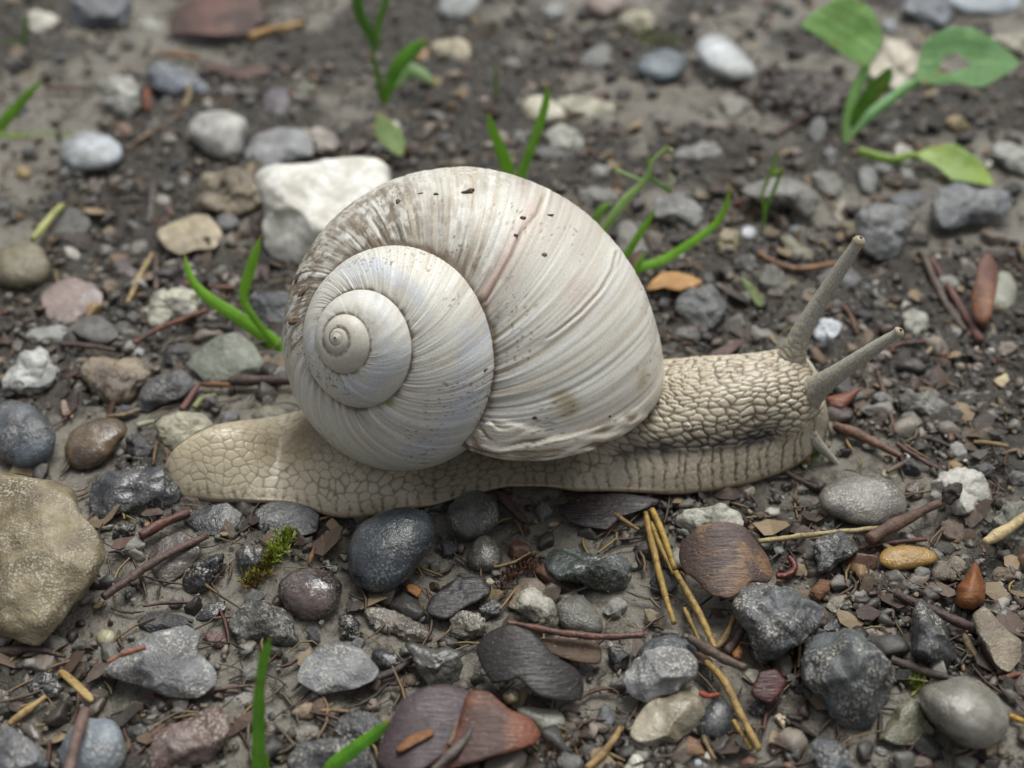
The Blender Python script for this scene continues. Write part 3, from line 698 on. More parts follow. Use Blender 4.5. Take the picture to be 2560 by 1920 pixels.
S('H', '1960,1530 2040,1500 2140,1530 2150,1580 2050,1600', '9c9a8d', '7b796d', 'flat', 'flat pale grey pebble beside the white quartz', name='pebble', ro=.35)
S('H', ell(1490, 1332, 32, 30), 'c8c4bd', 'a19d96', 'round', 'tiny whitish pebble beside the pale translucent stone', name='pebble')
S('H', ell(1570, 1345, 34, 32), '5b6064', '43474a', 'round', 'tiny grey pebble beside the bullet-shaped one', name='pebble')
S('H', ell(962, 450, 28, 24), 'b1ad8f', '8d896e', 'lump', 'tiny pale pebble on the dark bark flake', name='pebble', lift=.1)
S('H', '-10,700 0,650 60,650 120,720 140,850 60,830 0,800', '3c3b3d', '2a2a2b', 'rock', 'blackish stone behind the light grey speckled stone', ro=.4)
S('H', '140,640 260,600 420,680 560,740 600,820 420,830 250,760', '8a8175', '6d655a', 'lump', 'sandy muddy lump of stone behind the cube-like stone', lift=-.06, sp=.8)
S('H', ell(465, 637, 56, 42), '3b3c3e', '292a2b', 'lump', 'small black crumb-like stone on smooth mud', name='pebble')
S('H', '0,1330 60,1280 240,1290 280,1370 260,1480 150,1500 0,1500 -40,1420', '55575a', '3c3e40', 'rock', 'dark speckled stone beside the red-brown cone scale', sp=.9, lift=.02)
S('H', '1730,870 1800,860 1860,920 1850,1010 1780,1040 1720,960', '38393b', '262728', 'rock', 'blackish stone chip beside the pale grey speckled stone', ro=.4)
# --- in front, right
S('V', '1458,1120 1500,1095 1560,1088 1600,1108 1618,1132 1590,1152 1520,1165 1480,1152', 'b6b5a8', '6f7160', 'lump', 'white-topped stone with mossy underside behind the spotted cone scale', sp=.8)
S('I', '360,600 420,500 560,470 720,470 800,540 920,610 930,660 870,740 800,830 680,900 560,960 500,950 440,800 380,690', '707478', '505356', 'rock', 'large grey sharp-ridged stone with a pink crumb on it', sp=1.0, lift=.12, thick=.55)
S('I', '860,210 900,160 1030,130 1100,190 1145,250 1060,310 960,380 880,400', '5c6064', '3d4043', 'rock', 'dark grey cube-like stone near the long pale straw', sp=.8, lift=.08)
S('I', '1270,290 1330,230 1450,210 1580,230 1690,290 1620,330 1500,360 1380,375 1290,340', 'b18a3f', '94702f', 'oval', 'smooth mustard-yellow oval pebble set in mud', name='pebble', sp=.1, ro=.45, lift=.06)
S('I', ell(1695, 235, 80, 48, 8), '5d554a', '463f36', 'oval', 'dark olive pebble touching the mustard-yellow one', name='pebble', sp=.1)
S('I', '800,900 870,830 1000,760 1100,730 1180,760 1240,850 1330,930 1390,1030 1370,1130 1320,1280 1230,1370 1090,1390 980,1310 900,1180 810,1080', '6b7276', '4c5153', 'rock', 'large blue-grey stone with a greenish stained top and white crumb', sp=1.0, thick=.6)
S('I', '1480,760 1500,640 1540,540 1620,620 1690,730 1750,870 1770,950 1700,1000 1590,1000 1500,920', '64686b', '3f4244', 'rock', 'dark pointed pyramid-like stone lying on a dark twig', sp=.9, thick=.5)
S('I', '1880,660 1960,600 2030,680 2110,770 2200,830 2200,950 2110,1040 2030,980 1960,860 1900,760', '9a8d78', '7b6f5c', 'flat', 'long tan sandstone piece beside the orange bud', sp=.6, lift=.1)
S('I', '1530,1130 1570,1100 1700,1100 1830,1045 1930,1090 2050,1180 2110,1290 2110,1400 2020,1500 1880,1525 1720,1440 1600,1320 1540,1220', '9b988f', '77756b', 'oval', 'large smooth pale grey pebble with a notched top and wet sheen', name='pebble', sp=.35, ro=.35, lift=.05, thick=.55)
S('I', '1270,1460 1340,1350 1420,1230 1490,1190 1540,1230 1600,1340 1650,1420 1560,1500 1400,1500', '8f8d74', '6d6b55', 'flat', 'flat olive fractured stone partly under the notched pale pebble', sp=.6, lift=-.04, thick=.2)
S('I', '845,1490 890,1450 1000,1470 1070,1540 1110,1646 1000,1720 900,1650 850,1570', '737a82', '4f545a', 'rock', 'blue-grey stone with a white patch lying on bare mud', sp=.8, lift=.05)
S('I', '930,610 980,540 1080,530 1110,590 1060,670 980,650', '8d8270', '706655', 'flat', 'flat tan stone flake behind the sharp-ridged stone')
S('I', '1310,760 1360,730 1420,780 1360,815', '8b766c', '6c5a51', 'flat', 'small pinkish stone chip near the dark pointed stone')
S('I', '910,750 970,690 1040,680 1050,740 980,800', '485058', '33393f', 'rock', 'small blue-black stone between the two large grey stones')
S('I', '400,1060 440,1010 530,1010 470,1110', 'a8a491', '88846f', 'flat', 'pale chip behind the dark red husk')
S('I', '90,1400 160,1260 240,1190 310,1220 345,1310 320,1430 240,1480 130,1460', '4d5257', '36393d', 'round', 'dark slate rounded stone beside the long straws', sp=.4, ro=.4)
S('I', '440,1260 490,1200 560,1240 550,1310 470,1320', '474b50', '33363a', 'rock', 'small dark stone below the dark red husk')
S('I', '610,1310 640,1290 700,1350 670,1395 630,1360', 'bfae94', '9b8b73', 'lump', 'tiny cream chip on bare mud', name='pebble')
S('I', '1610,400 1660,330 1750,280 1840,330 1830,400 1730,450 1640,460', '8d7f6e', '685b4c', 'lump', 'brown and cream stone behind the orange bud', sp=.3)
S('I', '2030,650 2090,605 2150,630 2150,700 2080,730', '6c8079', '52635d', 'round', 'teal-green small pebble beside the tan sandstone', name='pebble')
S('I', '2140,1110 2212,1020 2270,1020 2270,1230 2160,1190', '7b6c60', '5c5047', 'round', 'rounded brown stone beside the notched pale pebble')
S('I', ell(975, 80, 48, 26, 6), 'b4b6ad', '8f9188', 'lump', 'tiny pale green-white pebble near the long pale straw', name='pebble')
S('I', ell(1382, 596, 28, 22), 'c3c3c3', '9d9d9d', 'round', 'tiny white pebble at the dark twig', name='pebble')
S('I', ell(122, 1612, 42, 44), 'a7b3bc', '848f97', 'round', 'tiny blue-white pebble near the brown rounded bud scale', name='pebble')
S('I', ell(1295, 1535, 42, 26, 20), '61666b', '494d51', 'flat', 'tiny slate chip on bare mud near the notched pale pebble', name='pebble')
S('I', ell(2078, 1548, 36, 40), '9b927a', '797059', 'lump', 'tiny tan pebble below the notched pale pebble', name='pebble')
S('I', '1380,470 1450,430 1560,450 1580,510 1480,530', '5a5a59', '434342', 'lump', 'small dark muddy stone behind the dark pointed stone')
S('I', '0,1290 0,1140 100,1120 150,1200 120,1330 20,1440 -30,1440', '9a917e', '7d7462', 'flat', 'cream smooth stone piece against the dark slate rounded stone', sp=.4)

# --- flat bark flakes, cone scales, husks and buds
def flake(tile, pts, ca, cb, label, name='cone_scale', cat='cone scale', form='flake', **kw):
    kw.setdefault('lift', .06)
    return stone(tile, pts, ca, cb, form, label, name=name, cat=cat, mat=M_BARK, **kw)
flake('A', '1080,160 1140,60 1260,-20 1650,-40 1690,120 1600,240 1400,270 1200,240 1100,220', '6d4a40', '4a3833', 'large brown cone scale with an orange edge lying far behind the snail', curl=.12, thick=.06)
flake('A', '1250,390 1400,400 1500,440 1650,420 1750,430 1700,480 1560,510 1420,470', '5e4038', '4b3833', 'narrow reddish-brown bark flake behind the blue-grey angular stone', name='bark_flake', cat='bark flake', thick=.04)
flake('F', '1880,400 1870,250 1900,80 1960,-20 2030,40 2050,120 2010,300 1990,420 1940,480', '8f5d3b', '6e4a3c', 'orange-brown narrow cone scale leaning on the pale green-grey pebble', curl=.08, thick=.05, lift=.12, tilt=25, ro=.4)
flake('F', '930,910 1050,880 1190,830 1100,940 1040,1000 960,965', '7d4a35', '5a3428', 'reddish pointed bud scale in front of the head', name='bud_scale', cat='bud scale', form='bud', ro=.4)
flake('F', '1690,1510 1740,1460 1820,1460 1800,1560 1750,1600 1690,1580', '3a312b', '28221f', 'dark curled bit of bark against the rough whitish stone', name='bark_flake', cat='bark flake', form='lump', lift=.2, ro=.6)
flake('F', '160,645 300,570 420,520 400,570 300,650', '6a4d48', '523b37', 'purplish-brown leaf flake right behind the neck', name='bark_flake', cat='bark flake', thick=.03)
flake('F', '830,590 880,580 960,680 920,710 850,660', '6b5340', '523e2f', 'brown oval bud scale between the eye stalks', name='bud_scale', cat='bud scale', form='bud')
flake('Z', '180,1220 230,1120 320,1040 420,1030 560,1060 690,1120 640,1160 470,1205 330,1170', 'c79a5c', 'a87a42', 'orange-tan curved wood chip behind the shell', name='wood_chip', cat='wood chip', thick=.1, lift=.1, ro=.5)
flake('Y', '160,970 240,860 370,760 520,770 600,840 590,890 480,950 380,1010 300,1060 190,1020', '3d3a3b', '29282a', 'black wet bark flake beside the pear-shaped stone', name='bark_flake', cat='bark flake', thick=.12, ro=.35, noise_k=3)
flake('Y', '480,1240 560,1160 700,1120 850,1180 930,1260 1000,1330 1160,1390 1190,1480 1170,1580 1050,1612 900,1600 850,1570 760,1480 600,1500 540,1400', '3a3635', '241f1f', 'large blackish wet cone scale lying under a thin reddish twig', curl=.2, thick=.07, lift=.1, ro=.3, tilt=18)
flake('Y', '850,1180 1000,1170 1250,1190 1300,1250 1290,1340 1150,1330 1020,1290 920,1250', '5c4630', '3f3026', 'yellow-brown rotten bark piece on the blackish cone scale', name='bark_flake', cat='bark flake', thick=.05, lift=.14, noise_k=2)
flake('H', '230,1600 300,1400 400,1240 560,1160 720,1140 860,1170 900,1300 800,1460 700,1600 500,1720 300,1700', '54454a', '3f3336', 'purplish-grey cone scale overlapped by the glossy orange-brown one', curl=.12, thick=.08, lift=.1, ro=.35)
flake('H', '830,1190 960,1200 1030,1260 1100,1310 1220,1340 1300,1430 1260,1500 1150,1560 1020,1610 850,1660 560,1720 480,1640 640,1560 760,1420', '7d4a33', '482c23', 'broad glossy orange-brown cone scale with dark streaks', curl=.14, thick=.08, lift=.1, ro=.33)
flake('H', '350,1530 440,1440 580,1390 612,1430 500,1490 380,1552', '8f5f34', '6b4526', 'orange wood chip lying on the purplish-grey cone scale', name='wood_chip', cat='wood chip', thick=.06, lift=.32)
flake('Y', '1010,330 1180,250 1450,235 1740,290 1580,340 1440,390 1330,480 1180,460 1080,420', '3b302e', '262022', 'dark wet leaf remnant under the foot of the snail', name='bark_flake', cat='bark flake', thick=.06, ro=.3, noise_k=2)
flake('Y', '600,215 690,240 740,310 835,430 790,442 700,360 630,290', '5b4038', '3e2c28', 'pointed brown bud scale sticking out from under the foot', name='bud_scale', cat='bud scale', form='bud')
flake('I', '0,210 100,130 280,118 400,140 480,220 560,290 600,400 560,470 440,490 380,570 280,615 180,580 110,490 20,400 -10,300', '8d6f52', '55453f', 'tan cone scale with black spots and a dark scorched top', curl=.22, thick=.07, lift=.12, ro=.38, tilt=20)
flake('I', '1770,590 1780,480 1850,390 1900,305 1940,400 1970,490 1960,580 1880,635 1800,620', 'a8692f', '7c4b23', 'orange-brown pointed bud with a cracked base', name='bud_scale', cat='bud', form='bud', ro=.35, thick=.28)
flake('I', '450,1170 510,1030 620,1010 690,1100 640,1190 580,1235 480,1200', '5a2a27', '3c1d1c', 'dark red torn seed husk beside the long straws', name='seed_husk', cat='seed husk', thick=.06, lift=.14, ro=.3, tilt=25)
flake('I', '1120,640 1200,590 1310,650 1240,700 1150,690', '5b4742', '443532', 'small purple-brown leaf flake near the dark pointed stone', name='bark_flake', cat='bark flake', thick=.03)
flake('I', '830,510 900,430 970,440 960,510 890,580', '9a6b46', '6f4a30', 'small orange pointed bud scale behind the sharp-ridged stone', name='bud_scale', cat='bud scale', form='bud')
flake('I', '330,910 380,850 410,890 390,950 340,940', 'a5692c', '7d4c1e', 'amber resin-like bud bit beside the sharp-ridged stone', name='bud_scale', cat='bud scale', form='bud', ro=.3)
flake('F', '2010,800 2100,750 2120,800 2070,850', 'c7b994', 'a3956f', 'cream papery chip on the mud ahead of the snail', name='wood_chip', cat='wood chip', thick=.03)
flake('D', '390,930 420,920 455,1020 400,1030', '9b8476', '7d685c', 'pinkish leaf bit beside the wet brown elongated stone', name='bark_flake', cat='bark flake', thick=.03)
flake('G', '355,1015 410,1010 520,1100 610,1195 585,1235 480,1140', 'b5995f', '96793f', 'flat pale yellow wood chip lying across a blackish stone', name='wood_chip', cat='wood chip', thick=.04, lift=.24, ro=.5)
flake('I', '0,1520 60,1440 120,1470 170,1560 100,1570 30,1560', '8a6a4c', '6a4e38', 'brown rounded bud scale beside the cream stone piece', name='bud_scale', cat='bud scale', form='bud')
flake('A', '1155,690 1200,600 1190,540 1220,540 1240,600 1200,690', 'a08d68', '7e6c4d', 'tan crumb of bark lying on the blue-grey angular stone', name='bark_flake', cat='bark flake', form='bud', lift=.3)
flake('A', '925,560 955,560 980,690 955,715 920,690', '8a4a2c', '68371f', 'rust-orange bark sliver between two grey stones', name='bark_flake', cat='bark flake', thick=.04)
flake('H', '410,470 470,460 530,500 500,555 450,520', '9b6a33', '7a4f25', 'curled orange-brown leaf scrap beside the big oval pebble', name='bark_flake', cat='bark flake', thick=.05, noise_k=2)

# --- twigs, needles and straws
def tube(path, rad, sides=9, seed=0, wob=.12, n=None):
    n = n or max(14, len(path) * 10)
    p = catmull(path, n); r = np.interp(np.linspace(0, 1, n), np.linspace(0, 1, len(rad)), rad)
    t = np.gradient(p, axis=0); t /= np.linalg.norm(t, axis=1, keepdims=True)
    up = np.array([0, 0, 1.0]); a = np.cross(t, up); a /= np.linalg.norm(a, axis=1, keepdims=True) + 1e-9; b = np.cross(a, t)
    th = np.linspace(0, 2 * np.pi, sides, endpoint=False)
    v = p[:, None] + r[:, None, None] * (np.cos(th)[None, :, None] * a[:, None] + np.sin(th)[None, :, None] * b[:, None])
    if wob:
        v = v + (wob * r[:, None] * vnoise(v / (r.max() * 2.5) + seed, seed))[..., None] * (v - p[:, None]) / r[:, None, None]
    v = v.reshape(-1, 3); f = grid_faces(n, sides, True)
    k = len(v); v = np.concatenate([v, p[:1] - t[:1] * r[0] * .3, p[-1:] + t[-1:] * r[-1] * .3])
    j = np.arange(sides); j2 = (j + 1) % sides
    caps = np.concatenate([np.stack([np.full(sides, k), j, j2], 1), np.stack([np.full(sides, k + 1), (n - 1) * sides + j2, (n - 1) * sides + j], 1)])
    return v, [f, caps]

def twig(tile, pts, w, ca, cb, label, name='twig', cat='twig', z=.05, w2=None, ro=.6, zs=None):
    SEED[0] += 1
    p = px(tile, pts); k = TILES[tile][2]
    zz = np.full(len(p), z) if zs is None else np.array(zs, float)
    g = ground_pt(p[:, 0], p[:, 1], 0.0); gz0 = ground_z(g[:, 0], g[:, 1])
    dist = np.linalg.norm(g - CAM, axis=1).mean()
    r1 = w * k / 2 * dist / FPX; r2 = (w2 if w2 else w * .75) * k / 2 * dist / FPX
    q = np.stack([ground_pt(a[0], a[1], float(b)) for a, b in zip(p, gz0 + zz + r1 * .6)])
    c = q.mean(0)
    v, f = tube(q - c, [r1 * .8, r1, (r1 + r2) / 2, r2], seed=SEED[0], n=max(24, 10 * len(p)), wob=.12 if name == 'pine_needle' else .28)
    o = obj(name, mesh(name, v, f, M_TWIG), loc=c, label=label, cat=cat)
    o['ca'] = [float(x) for x in hexl(ca)]; o['cb'] = [float(x) for x in hexl(cb)]; o['ro'] = float(ro)
    return o
twig('A', '1610,240 1720,195 1830,180 1950,150', 55, 'b5945f', '8d6a3f', 'tan broken splinter of wood at the edge of the large brown cone scale', w2=30)
twig('A', '1010,355 1130,350 1270,370', 40, '8f6a42', '6b4c31', 'short orange-brown twig behind the blue-grey angular stone')
twig('A', '810,960 960,860 1160,735', 34, '6c5a45', '4d4033', 'dull brown twig running from the bluish-white oval pebble')
twig('A', '430,1312 660,1300 900,1280', 26, '4a443f', '38332f', 'thin dark twig on the mud above the flat tan stone')
twig('A', '955,1440 975,1300 985,1170', 36, '625a55', '453f3b', 'short grey-brown twig beside the tiny pale grey pebble')
twig('A', '215,1540 300,1430 395,1325', 52, 'a8ab6a', '8b9055', 'yellow-green dry stem piece lying on the dark flat stone', name='straw', cat='straw', z=.16)
twig('A', '290,560 430,565 580,560', 34, '6b5544', '52402f', 'brown twig lying behind the sprawling pair of grass blades')
twig('D', '865,560 1020,470 1170,410 1325,350', 38, '6f4534', '4d3026', 'smooth reddish-brown twig in front of the white and yellow stone', z=.15, w2=34)
twig('D', '820,300 900,130 980,-20', 34, 'a08d62', '7d6c48', 'dry yellow straw leaning between purple-brown stone and mottled stone', name='straw', cat='straw')
twig('D', '1005,220 1005,110 1000,-10', 34, '64534a', '483b35', 'straight dull brown twig beside the yellow straw')
twig('D', '1170,990 1230,900 1285,820', 44, '6c4a42', '4f3630', 'short red-brown twig by the dark grey angular stone')
twig('D', '385,565 560,580 740,605', 34, '57443c', '40332d', 'dark brown twig lying above the knobbly brown stone', z=.12)
twig('D', '1290,825 1380,825 1490,830', 36, '7b5433', '5b3d26', 'short orange-brown twig in front of the flat greenish stone')
twig('D', '1480,800 1650,800 1880,800', 80, '4d3d36', '352b27', 'thick dark root piece running under the shell', w2=60)
twig('D', '1250,975 1300,920 1390,900', 40, '84865a', '66683f', 'curled olive-green stem bit by the cream stone', name='straw', cat='straw')
twig('D', '880,1090 990,1065', 44, 'a9ad97', '868a74', 'pale greenish stub of stem against the cream stone', name='straw', cat='straw', z=.1)
twig('D', '690,1030 800,1020 900,985', 26, '8b7a5b', '6a5b42', 'thin bent straw beside the dark grey angular stone', name='straw', cat='straw')
twig('D', '1170,175 1320,200 1510,205', 40, '6d4a3d', '50352c', 'reddish twig behind the green blades at the shell')
twig('Z', '1160,870 1300,950 1500,1010 1850,960', 52, '8f6a4a', '6a4c36', 'curved tan-brown twig behind the far eye stalk', w2=44)
twig('F', '1560,-20 1700,290 1830,480', 52, '63554e', '483d38', 'long grey-brown twig parallel to a reddish one, ahead of the snail', w2=36)
twig('F', '1610,10 1780,290 1930,545', 44, '6b4a40', '4d352f', 'long reddish-brown twig parallel to a grey-brown one, ahead of the snail', w2=48)
twig('F', '1000,280 1090,370 1140,500', 30, '734f3d', '54392d', 'short bent reddish needle between the eye stalks')
twig('F', '995,1085 1150,1150 1300,1225 1420,1285', 62, '7a5a48', '573f34', 'flat tapering brown stick in front of the head', w2=22)
twig('F', '1395,1205 1500,1280 1660,1370', 34, '5d3f37', '443029', 'dark red-brown twig on mud ahead of the snail', w2=28)
twig('F', '1330,1390 1480,1310', 34, '69574a', '4f4138', 'short grey-brown twig ending at a tiny white pebble')
twig('F', '680,1385 770,1440 880,1490', 34, '544239', '3e312b', 'dark twig under the front edge of the foot')
twig('F', '1890,1195 2000,1205 2110,1225', 30, '8a7350', '69563b', 'thin tan straw on the mud ahead of the snail', name='straw', cat='straw')
twig('F', '1570,1165 1680,1200 1800,1255', 30, '3e3a37', '2c2927', 'thin blackish twig on mud ahead of the snail')
twig('F', '1350,590 1450,560 1600,545', 26, '6b4a45', '503834', 'reddish thin needle beside the tip of the near eye stalk')
twig('F', '1270,740 1330,950 1390,1140', 34, '5f4a3c', '46372d', 'brown needle behind the reddish bud scale')
twig('G', '665,545 830,430 990,320 1160,230 1335,152', 56, '5f4a42', '453631', 'long split brown twig beside the large tan rock', z=.16, w2=44)
twig('G', '905,155 1040,75 1215,5', 66, '5e3a2e', '432a23', 'rusty dark needle lying against the flat blackish stone', z=.1, w2=54, ro=.4)
twig('G', '690,965 800,910 932,868', 28, '8a5a44', '684332', 'thin rust-coloured twig lying on the broad flat grey stone', z=.42, w2=38)
twig('G', '440,1690 490,1470 548,1270', 70, '6d5850', '4f3f39', 'split brown twig lying across the rounded blue-grey stone', z=.42)
twig('G', '55,1365 170,1280 295,1185', 42, 'a38a58', '7f6a42', 'yellow straw piece in front of the large tan rock', name='straw', cat='straw', w2=34)
twig('G', '80,1280 180,1240 260,1215', 22, '8d764c', '6d5a39', 'thin crossed straw beside the yellow straw piece', name='straw', cat='straw')
twig('G', '-20,900 100,890 230,880 420,930', 60, '4c3a33', '352925', 'dark root under the edge of the large tan rock', w2=30)
twig('G', '1265,1160 1430,1135 1610,1115', 24, '5e4b3e', '46372e', 'thin brown stalk between flat grey stone and grass blade')
twig('G', '2040,1280 2150,1275 2290,1290', 26, '8d7350', '6d573b', 'thin straw leading to the tan pyramid-shaped stone', name='straw', cat='straw')
twig('G', '1990,330 2020,225', 30, '8d6a45', '6b4f34', 'short tan splinter near the shiny reddish-brown stone', name='wood_chip', cat='splinter')
twig('G', '965,1410 1000,1370 1150,1290 1290,1290', 14, '7a6a5a', '5c4f43', 'hair-thin curved root over the reddish and grey stone', name='root', cat='root')
twig('H', '-30,1130 120,1110 270,1060 420,980 575,895', 52, '433a36', '302a27', 'dark rotten twig under the light grey speckled stone', w2=34)
twig('Y', '690,1070 850,1100 1000,1130 1280,1162 1570,1150', 44, '6b483d', '4a332c', 'thin reddish-brown twig lying over the blackish cone scale', z=.34, w2=40, ro=.4)
twig('H', '600,1660 770,1500 850,1380 905,1240', 52, '605852', '463f3b', 'grey curved twig lying on the broad cone scale', z=.36, w2=20)
twig('H', '700,1500 740,1400 762,1260', 30, '6d5a45', '50412f', 'short tan needle lying on the broad cone scale', z=.34)
twig('Y', '1580,365 1620,560 1690,840 1762,1075', 46, '9b7f3f', '75602f', 'golden pine needle lying apart from the pair, below the foot', name='pine_needle', cat='pine needle', z=.1, ro=.45)
twig('Y', '1622,345 1690,500 1770,730', 46, 'a3873f', '7c6530', 'golden pine needle with its upper end under the foot', name='pine_needle', cat='pine needle', z=.14, ro=.45)
twig('Y', '1615,430 1680,590 1760,760', 34, '8f7538', '6c572a', 'thin darker pine needle pressed against the golden one', name='pine_needle', cat='pine needle', z=.12, ro=.45)
twig('Y', '1775,745 1890,950 1960,1090 2025,1235', 50, '9a7e42', '735d31', 'golden pine needle reaching the dark broken twig', name='pine_needle', cat='pine needle', z=.2, ro=.45)
twig('Y', '1830,980 1880,1090 1930,1200', 34, '947a40', '6e5a2f', 'short golden pine needle beside the one reaching the dark twig', name='pine_needle', cat='pine needle', z=.12, ro=.45)
twig('I', '170,960 280,1080 360,1240 440,1400 510,1530', 54, '957a45', '6d5832', 'straw-coloured pine needle with frayed end beside the dark slate stone', name='pine_needle', cat='pine needle', z=.14, ro=.5)
twig('I', '345,1340 400,1430 465,1530', 34, 'a1833f', '7b632e', 'short pine needle next to the frayed one', name='pine_needle', cat='pine needle', z=.08, ro=.5)
twig('I', '60,810 180,880 290,945 420,1005', 76, '5a4b40', '3f342d', 'dark broken twig crossing the golden pine needles', z=.22, w2=44)
twig('I', '235,870 300,790 345,680', 54, '8d7650', '6b583b', 'tan flat straw behind the dark broken twig', name='straw', cat='straw')
twig('I', '300,900 350,840 400,760', 60, '594a45', '413531', 'brown broken twig end beside the sharp-ridged stone')
twig('I', '505,187 700,165 900,140 1290,102', 36, 'a1936b', '7e7150', 'long pale straw lying behind the dark cube-like stone', name='straw', cat='straw', z=.12, w2=32)
twig('I', '1215,175 1330,110 1450,50 1600,-30 1680,-60', 84, '60483b', '443329', 'thick brown branch end with a forked tip below the rough whitish stone', z=.14, w2=50)
twig('I', '1150,232 1350,200 1480,185 1585,175', 32, '5d3731', '442925', 'thin dark red twig behind the mustard-yellow pebble')
twig('I', '1380,525 1640,640 1760,690 1905,755', 64, '4d3a34', '372a26', 'dark twig passing behind the dark pointed stone', z=.12, w2=58)
twig('I', '1360,950 1530,1010 1720,1065', 66, '4b403a', '352d29', 'dark flat twig beside the large greenish-topped stone', w2=44)
twig('I', '1960,192 2080,125 2240,15', 62, 'b8a47a', '94825d', 'pale frayed splinter of wood lying on the rough grey-green stone', name='wood_chip', cat='splinter', z=.3, w2=50)
twig('I', '1820,765 1860,860 1915,940', 40, '8f7d5c', '6f6047', 'short tan straw beside the tan sandstone', name='straw', cat='straw')
twig('I', '1960,860 2010,950 2065,1035', 48, '55443a', '3e322b', 'short dark twig against the tan sandstone')
twig('I', '125,1165 185,1180 252,1172', 44, '9a4228', '74321f', 'bright rust-red bud bit on the cream stone piece', name='bud_scale', cat='bud', z=.2, w2=26)
twig('I', '620,412 690,405 738,355 700,290', 48, '6a2a24', '4c1f1b', 'dark red crescent-shaped husk beside the spotted cone scale', name='seed_husk', cat='seed husk', z=.08, w2=36, ro=.3)
twig('H', '1590,1650 1680,1560 1750,1480 1805,1385', 54, '94784c', '705a38', 'tan broken straw beside the white quartz', name='straw', cat='straw', w2=40)
twig('H', '1500,-30 1650,40 1770,20', 20, '8a6a3a', '69502b', 'thin amber needle under the foot', name='pine_needle', cat='pine needle')
twig('Y', '1370,365 1450,420 1535,475', 28, '8d6f42', '6a5332', 'thin tan needle below the dark leaf remnant', name='pine_needle', cat='pine needle', z=.1)
twig('I', '150,1440 185,1520 225,1590', 34, '7d6748', '5f4e37', 'thin tan straw end beside the dark slate rounded stone', name='straw', cat='straw')
twig('I', '2120,1310 2170,1330 2270,1370', 32, 'a8842f', '846722', 'yellow straw tip behind the notched pale pebble', name='straw', cat='straw')
twig('I', '2075,1075 2150,1050 2230,1040', 40, '7d4a2f', '5e3824', 'orange-brown needle above the notched pale pebble', name='pine_needle', cat='pine needle')
twig('B', '1560,1010 1600,960 1650,1000', 22, '6a5343', '4f3e32', 'thin brown stalk near the pale grey pitted stone')
twig('C', '600,880 780,770 960,710', 30, '4d332e', '382622', 'dark red root in the soil clump beside the plantain', name='root', cat='root')

# ------------------------------------------------------------------ the snail
TE = 19.637087
SH = dict(ax=818.336, ay=844.040, dep=12.6, az=.570542, el=.61091, k=.106398, ph=-.132309, S=1.816479, rc=.586902, zc=1.564666,
          a=.781122, b=.878365, rot=-.143258, sh=.637135, sh2=-.111193, k2=-8.4e-05, zl=.094814)
sa = np.array([-math.sin(SH['az']) * math.cos(SH['el']), -math.cos(SH['az']) * math.cos(SH['el']), math.sin(SH['el'])])
su = np.cross([0, 0, 1.0], sa); su /= np.linalg.norm(su); sv = np.cross(sa, su)
APEX = CAM + ray(SH['ax'], SH['ay']) * SH['dep']

def shell_pt(t, w, scale=1.0, bump=0.0):
    ps = w - 1.286
    t1 = t - SH['sh'] * w - SH['sh2'] * w * w
    d = t1 - TE
    Sc = SH['S'] * np.exp(SH['k'] * d + SH['k2'] * d * d)
    c, s = math.cos(SH['rot']), math.sin(SH['rot'])
    er = SH['a'] * np.cos(ps) * scale; ez = SH['b'] * np.sin(ps) * scale
    r = SH['rc'] + er * c - ez * s; z = SH['zc'] + er * s + ez * c
    nr, nz_ = np.cos(ps) * c - np.sin(ps) * s, np.cos(ps) * s + np.sin(ps) * c
    zt = .11 * np.exp(-(Sc / .17) ** 2)
    r = r * Sc + bump * nr; z = zt + z * Sc * (1 + SH['zl'] * np.exp(d / 1.5)) + bump * nz_
    th = t1 + SH['ph']
    return APEX + r[..., None] * (np.cos(th)[..., None] * su - np.sin(th)[..., None] * sv) - z[..., None] * sa

snail = obj('snail', None, loc=(-.2, -.8, 0), label='large edible snail with a cream-white spiral shell and stretched grey-beige body', cat='snail')
OFF = np.array([-.2, -.8, 0])
NT_ = 1800
tt = np.unique(np.concatenate([np.linspace(TE - 44, TE - 13, 440, endpoint=False), np.linspace(TE - 13, TE, NT_ - 440)]))
ww = np.concatenate([[-.14, -.07], np.linspace(0, .35, 24, endpoint=False), np.linspace(.35, 2.6, 80, endpoint=False), np.linspace(2.6, 3.9, 12)])
T, Wd = np.meshgrid(tt, ww, indexing='ij')
Q0 = shell_pt(T, Wd)
pj = proj(Q0.reshape(-1, 3)).reshape(T.shape + (2,))
sc_loc = np.exp(SH['k'] * (T - TE))
# growth ridges: follow lines of equal growth t, finer on the early whorls
gl1 = vnoise(np.stack([T * 34, Wd * .9], -1), 5); gl2 = vnoise(np.stack([T * 90, Wd * 1.6], -1), 6); gl3 = vnoise(np.stack([T * 9, Wd * .6], -1), 7)
late = smooth(T, TE - 12, TE - 3)
rmod = smooth(fbm(np.stack([T * 2.1, Wd * 1.1], -1), 2, 8), -.3, .4)
fade = smooth(T, TE - 21, TE - 15)
pucker = np.exp(-np.maximum(Wd, 0) / .35)
bump = sc_loc * fade * ((.0028 * gl1 + .0030 * gl2) * (1 + 1.8 * pucker) * (.55 + .9 * rmod) + .0055 * gl3 * late) + .008 * sc_loc * fbm(np.stack([T * 3, Wd * 3], -1), 3, 9)
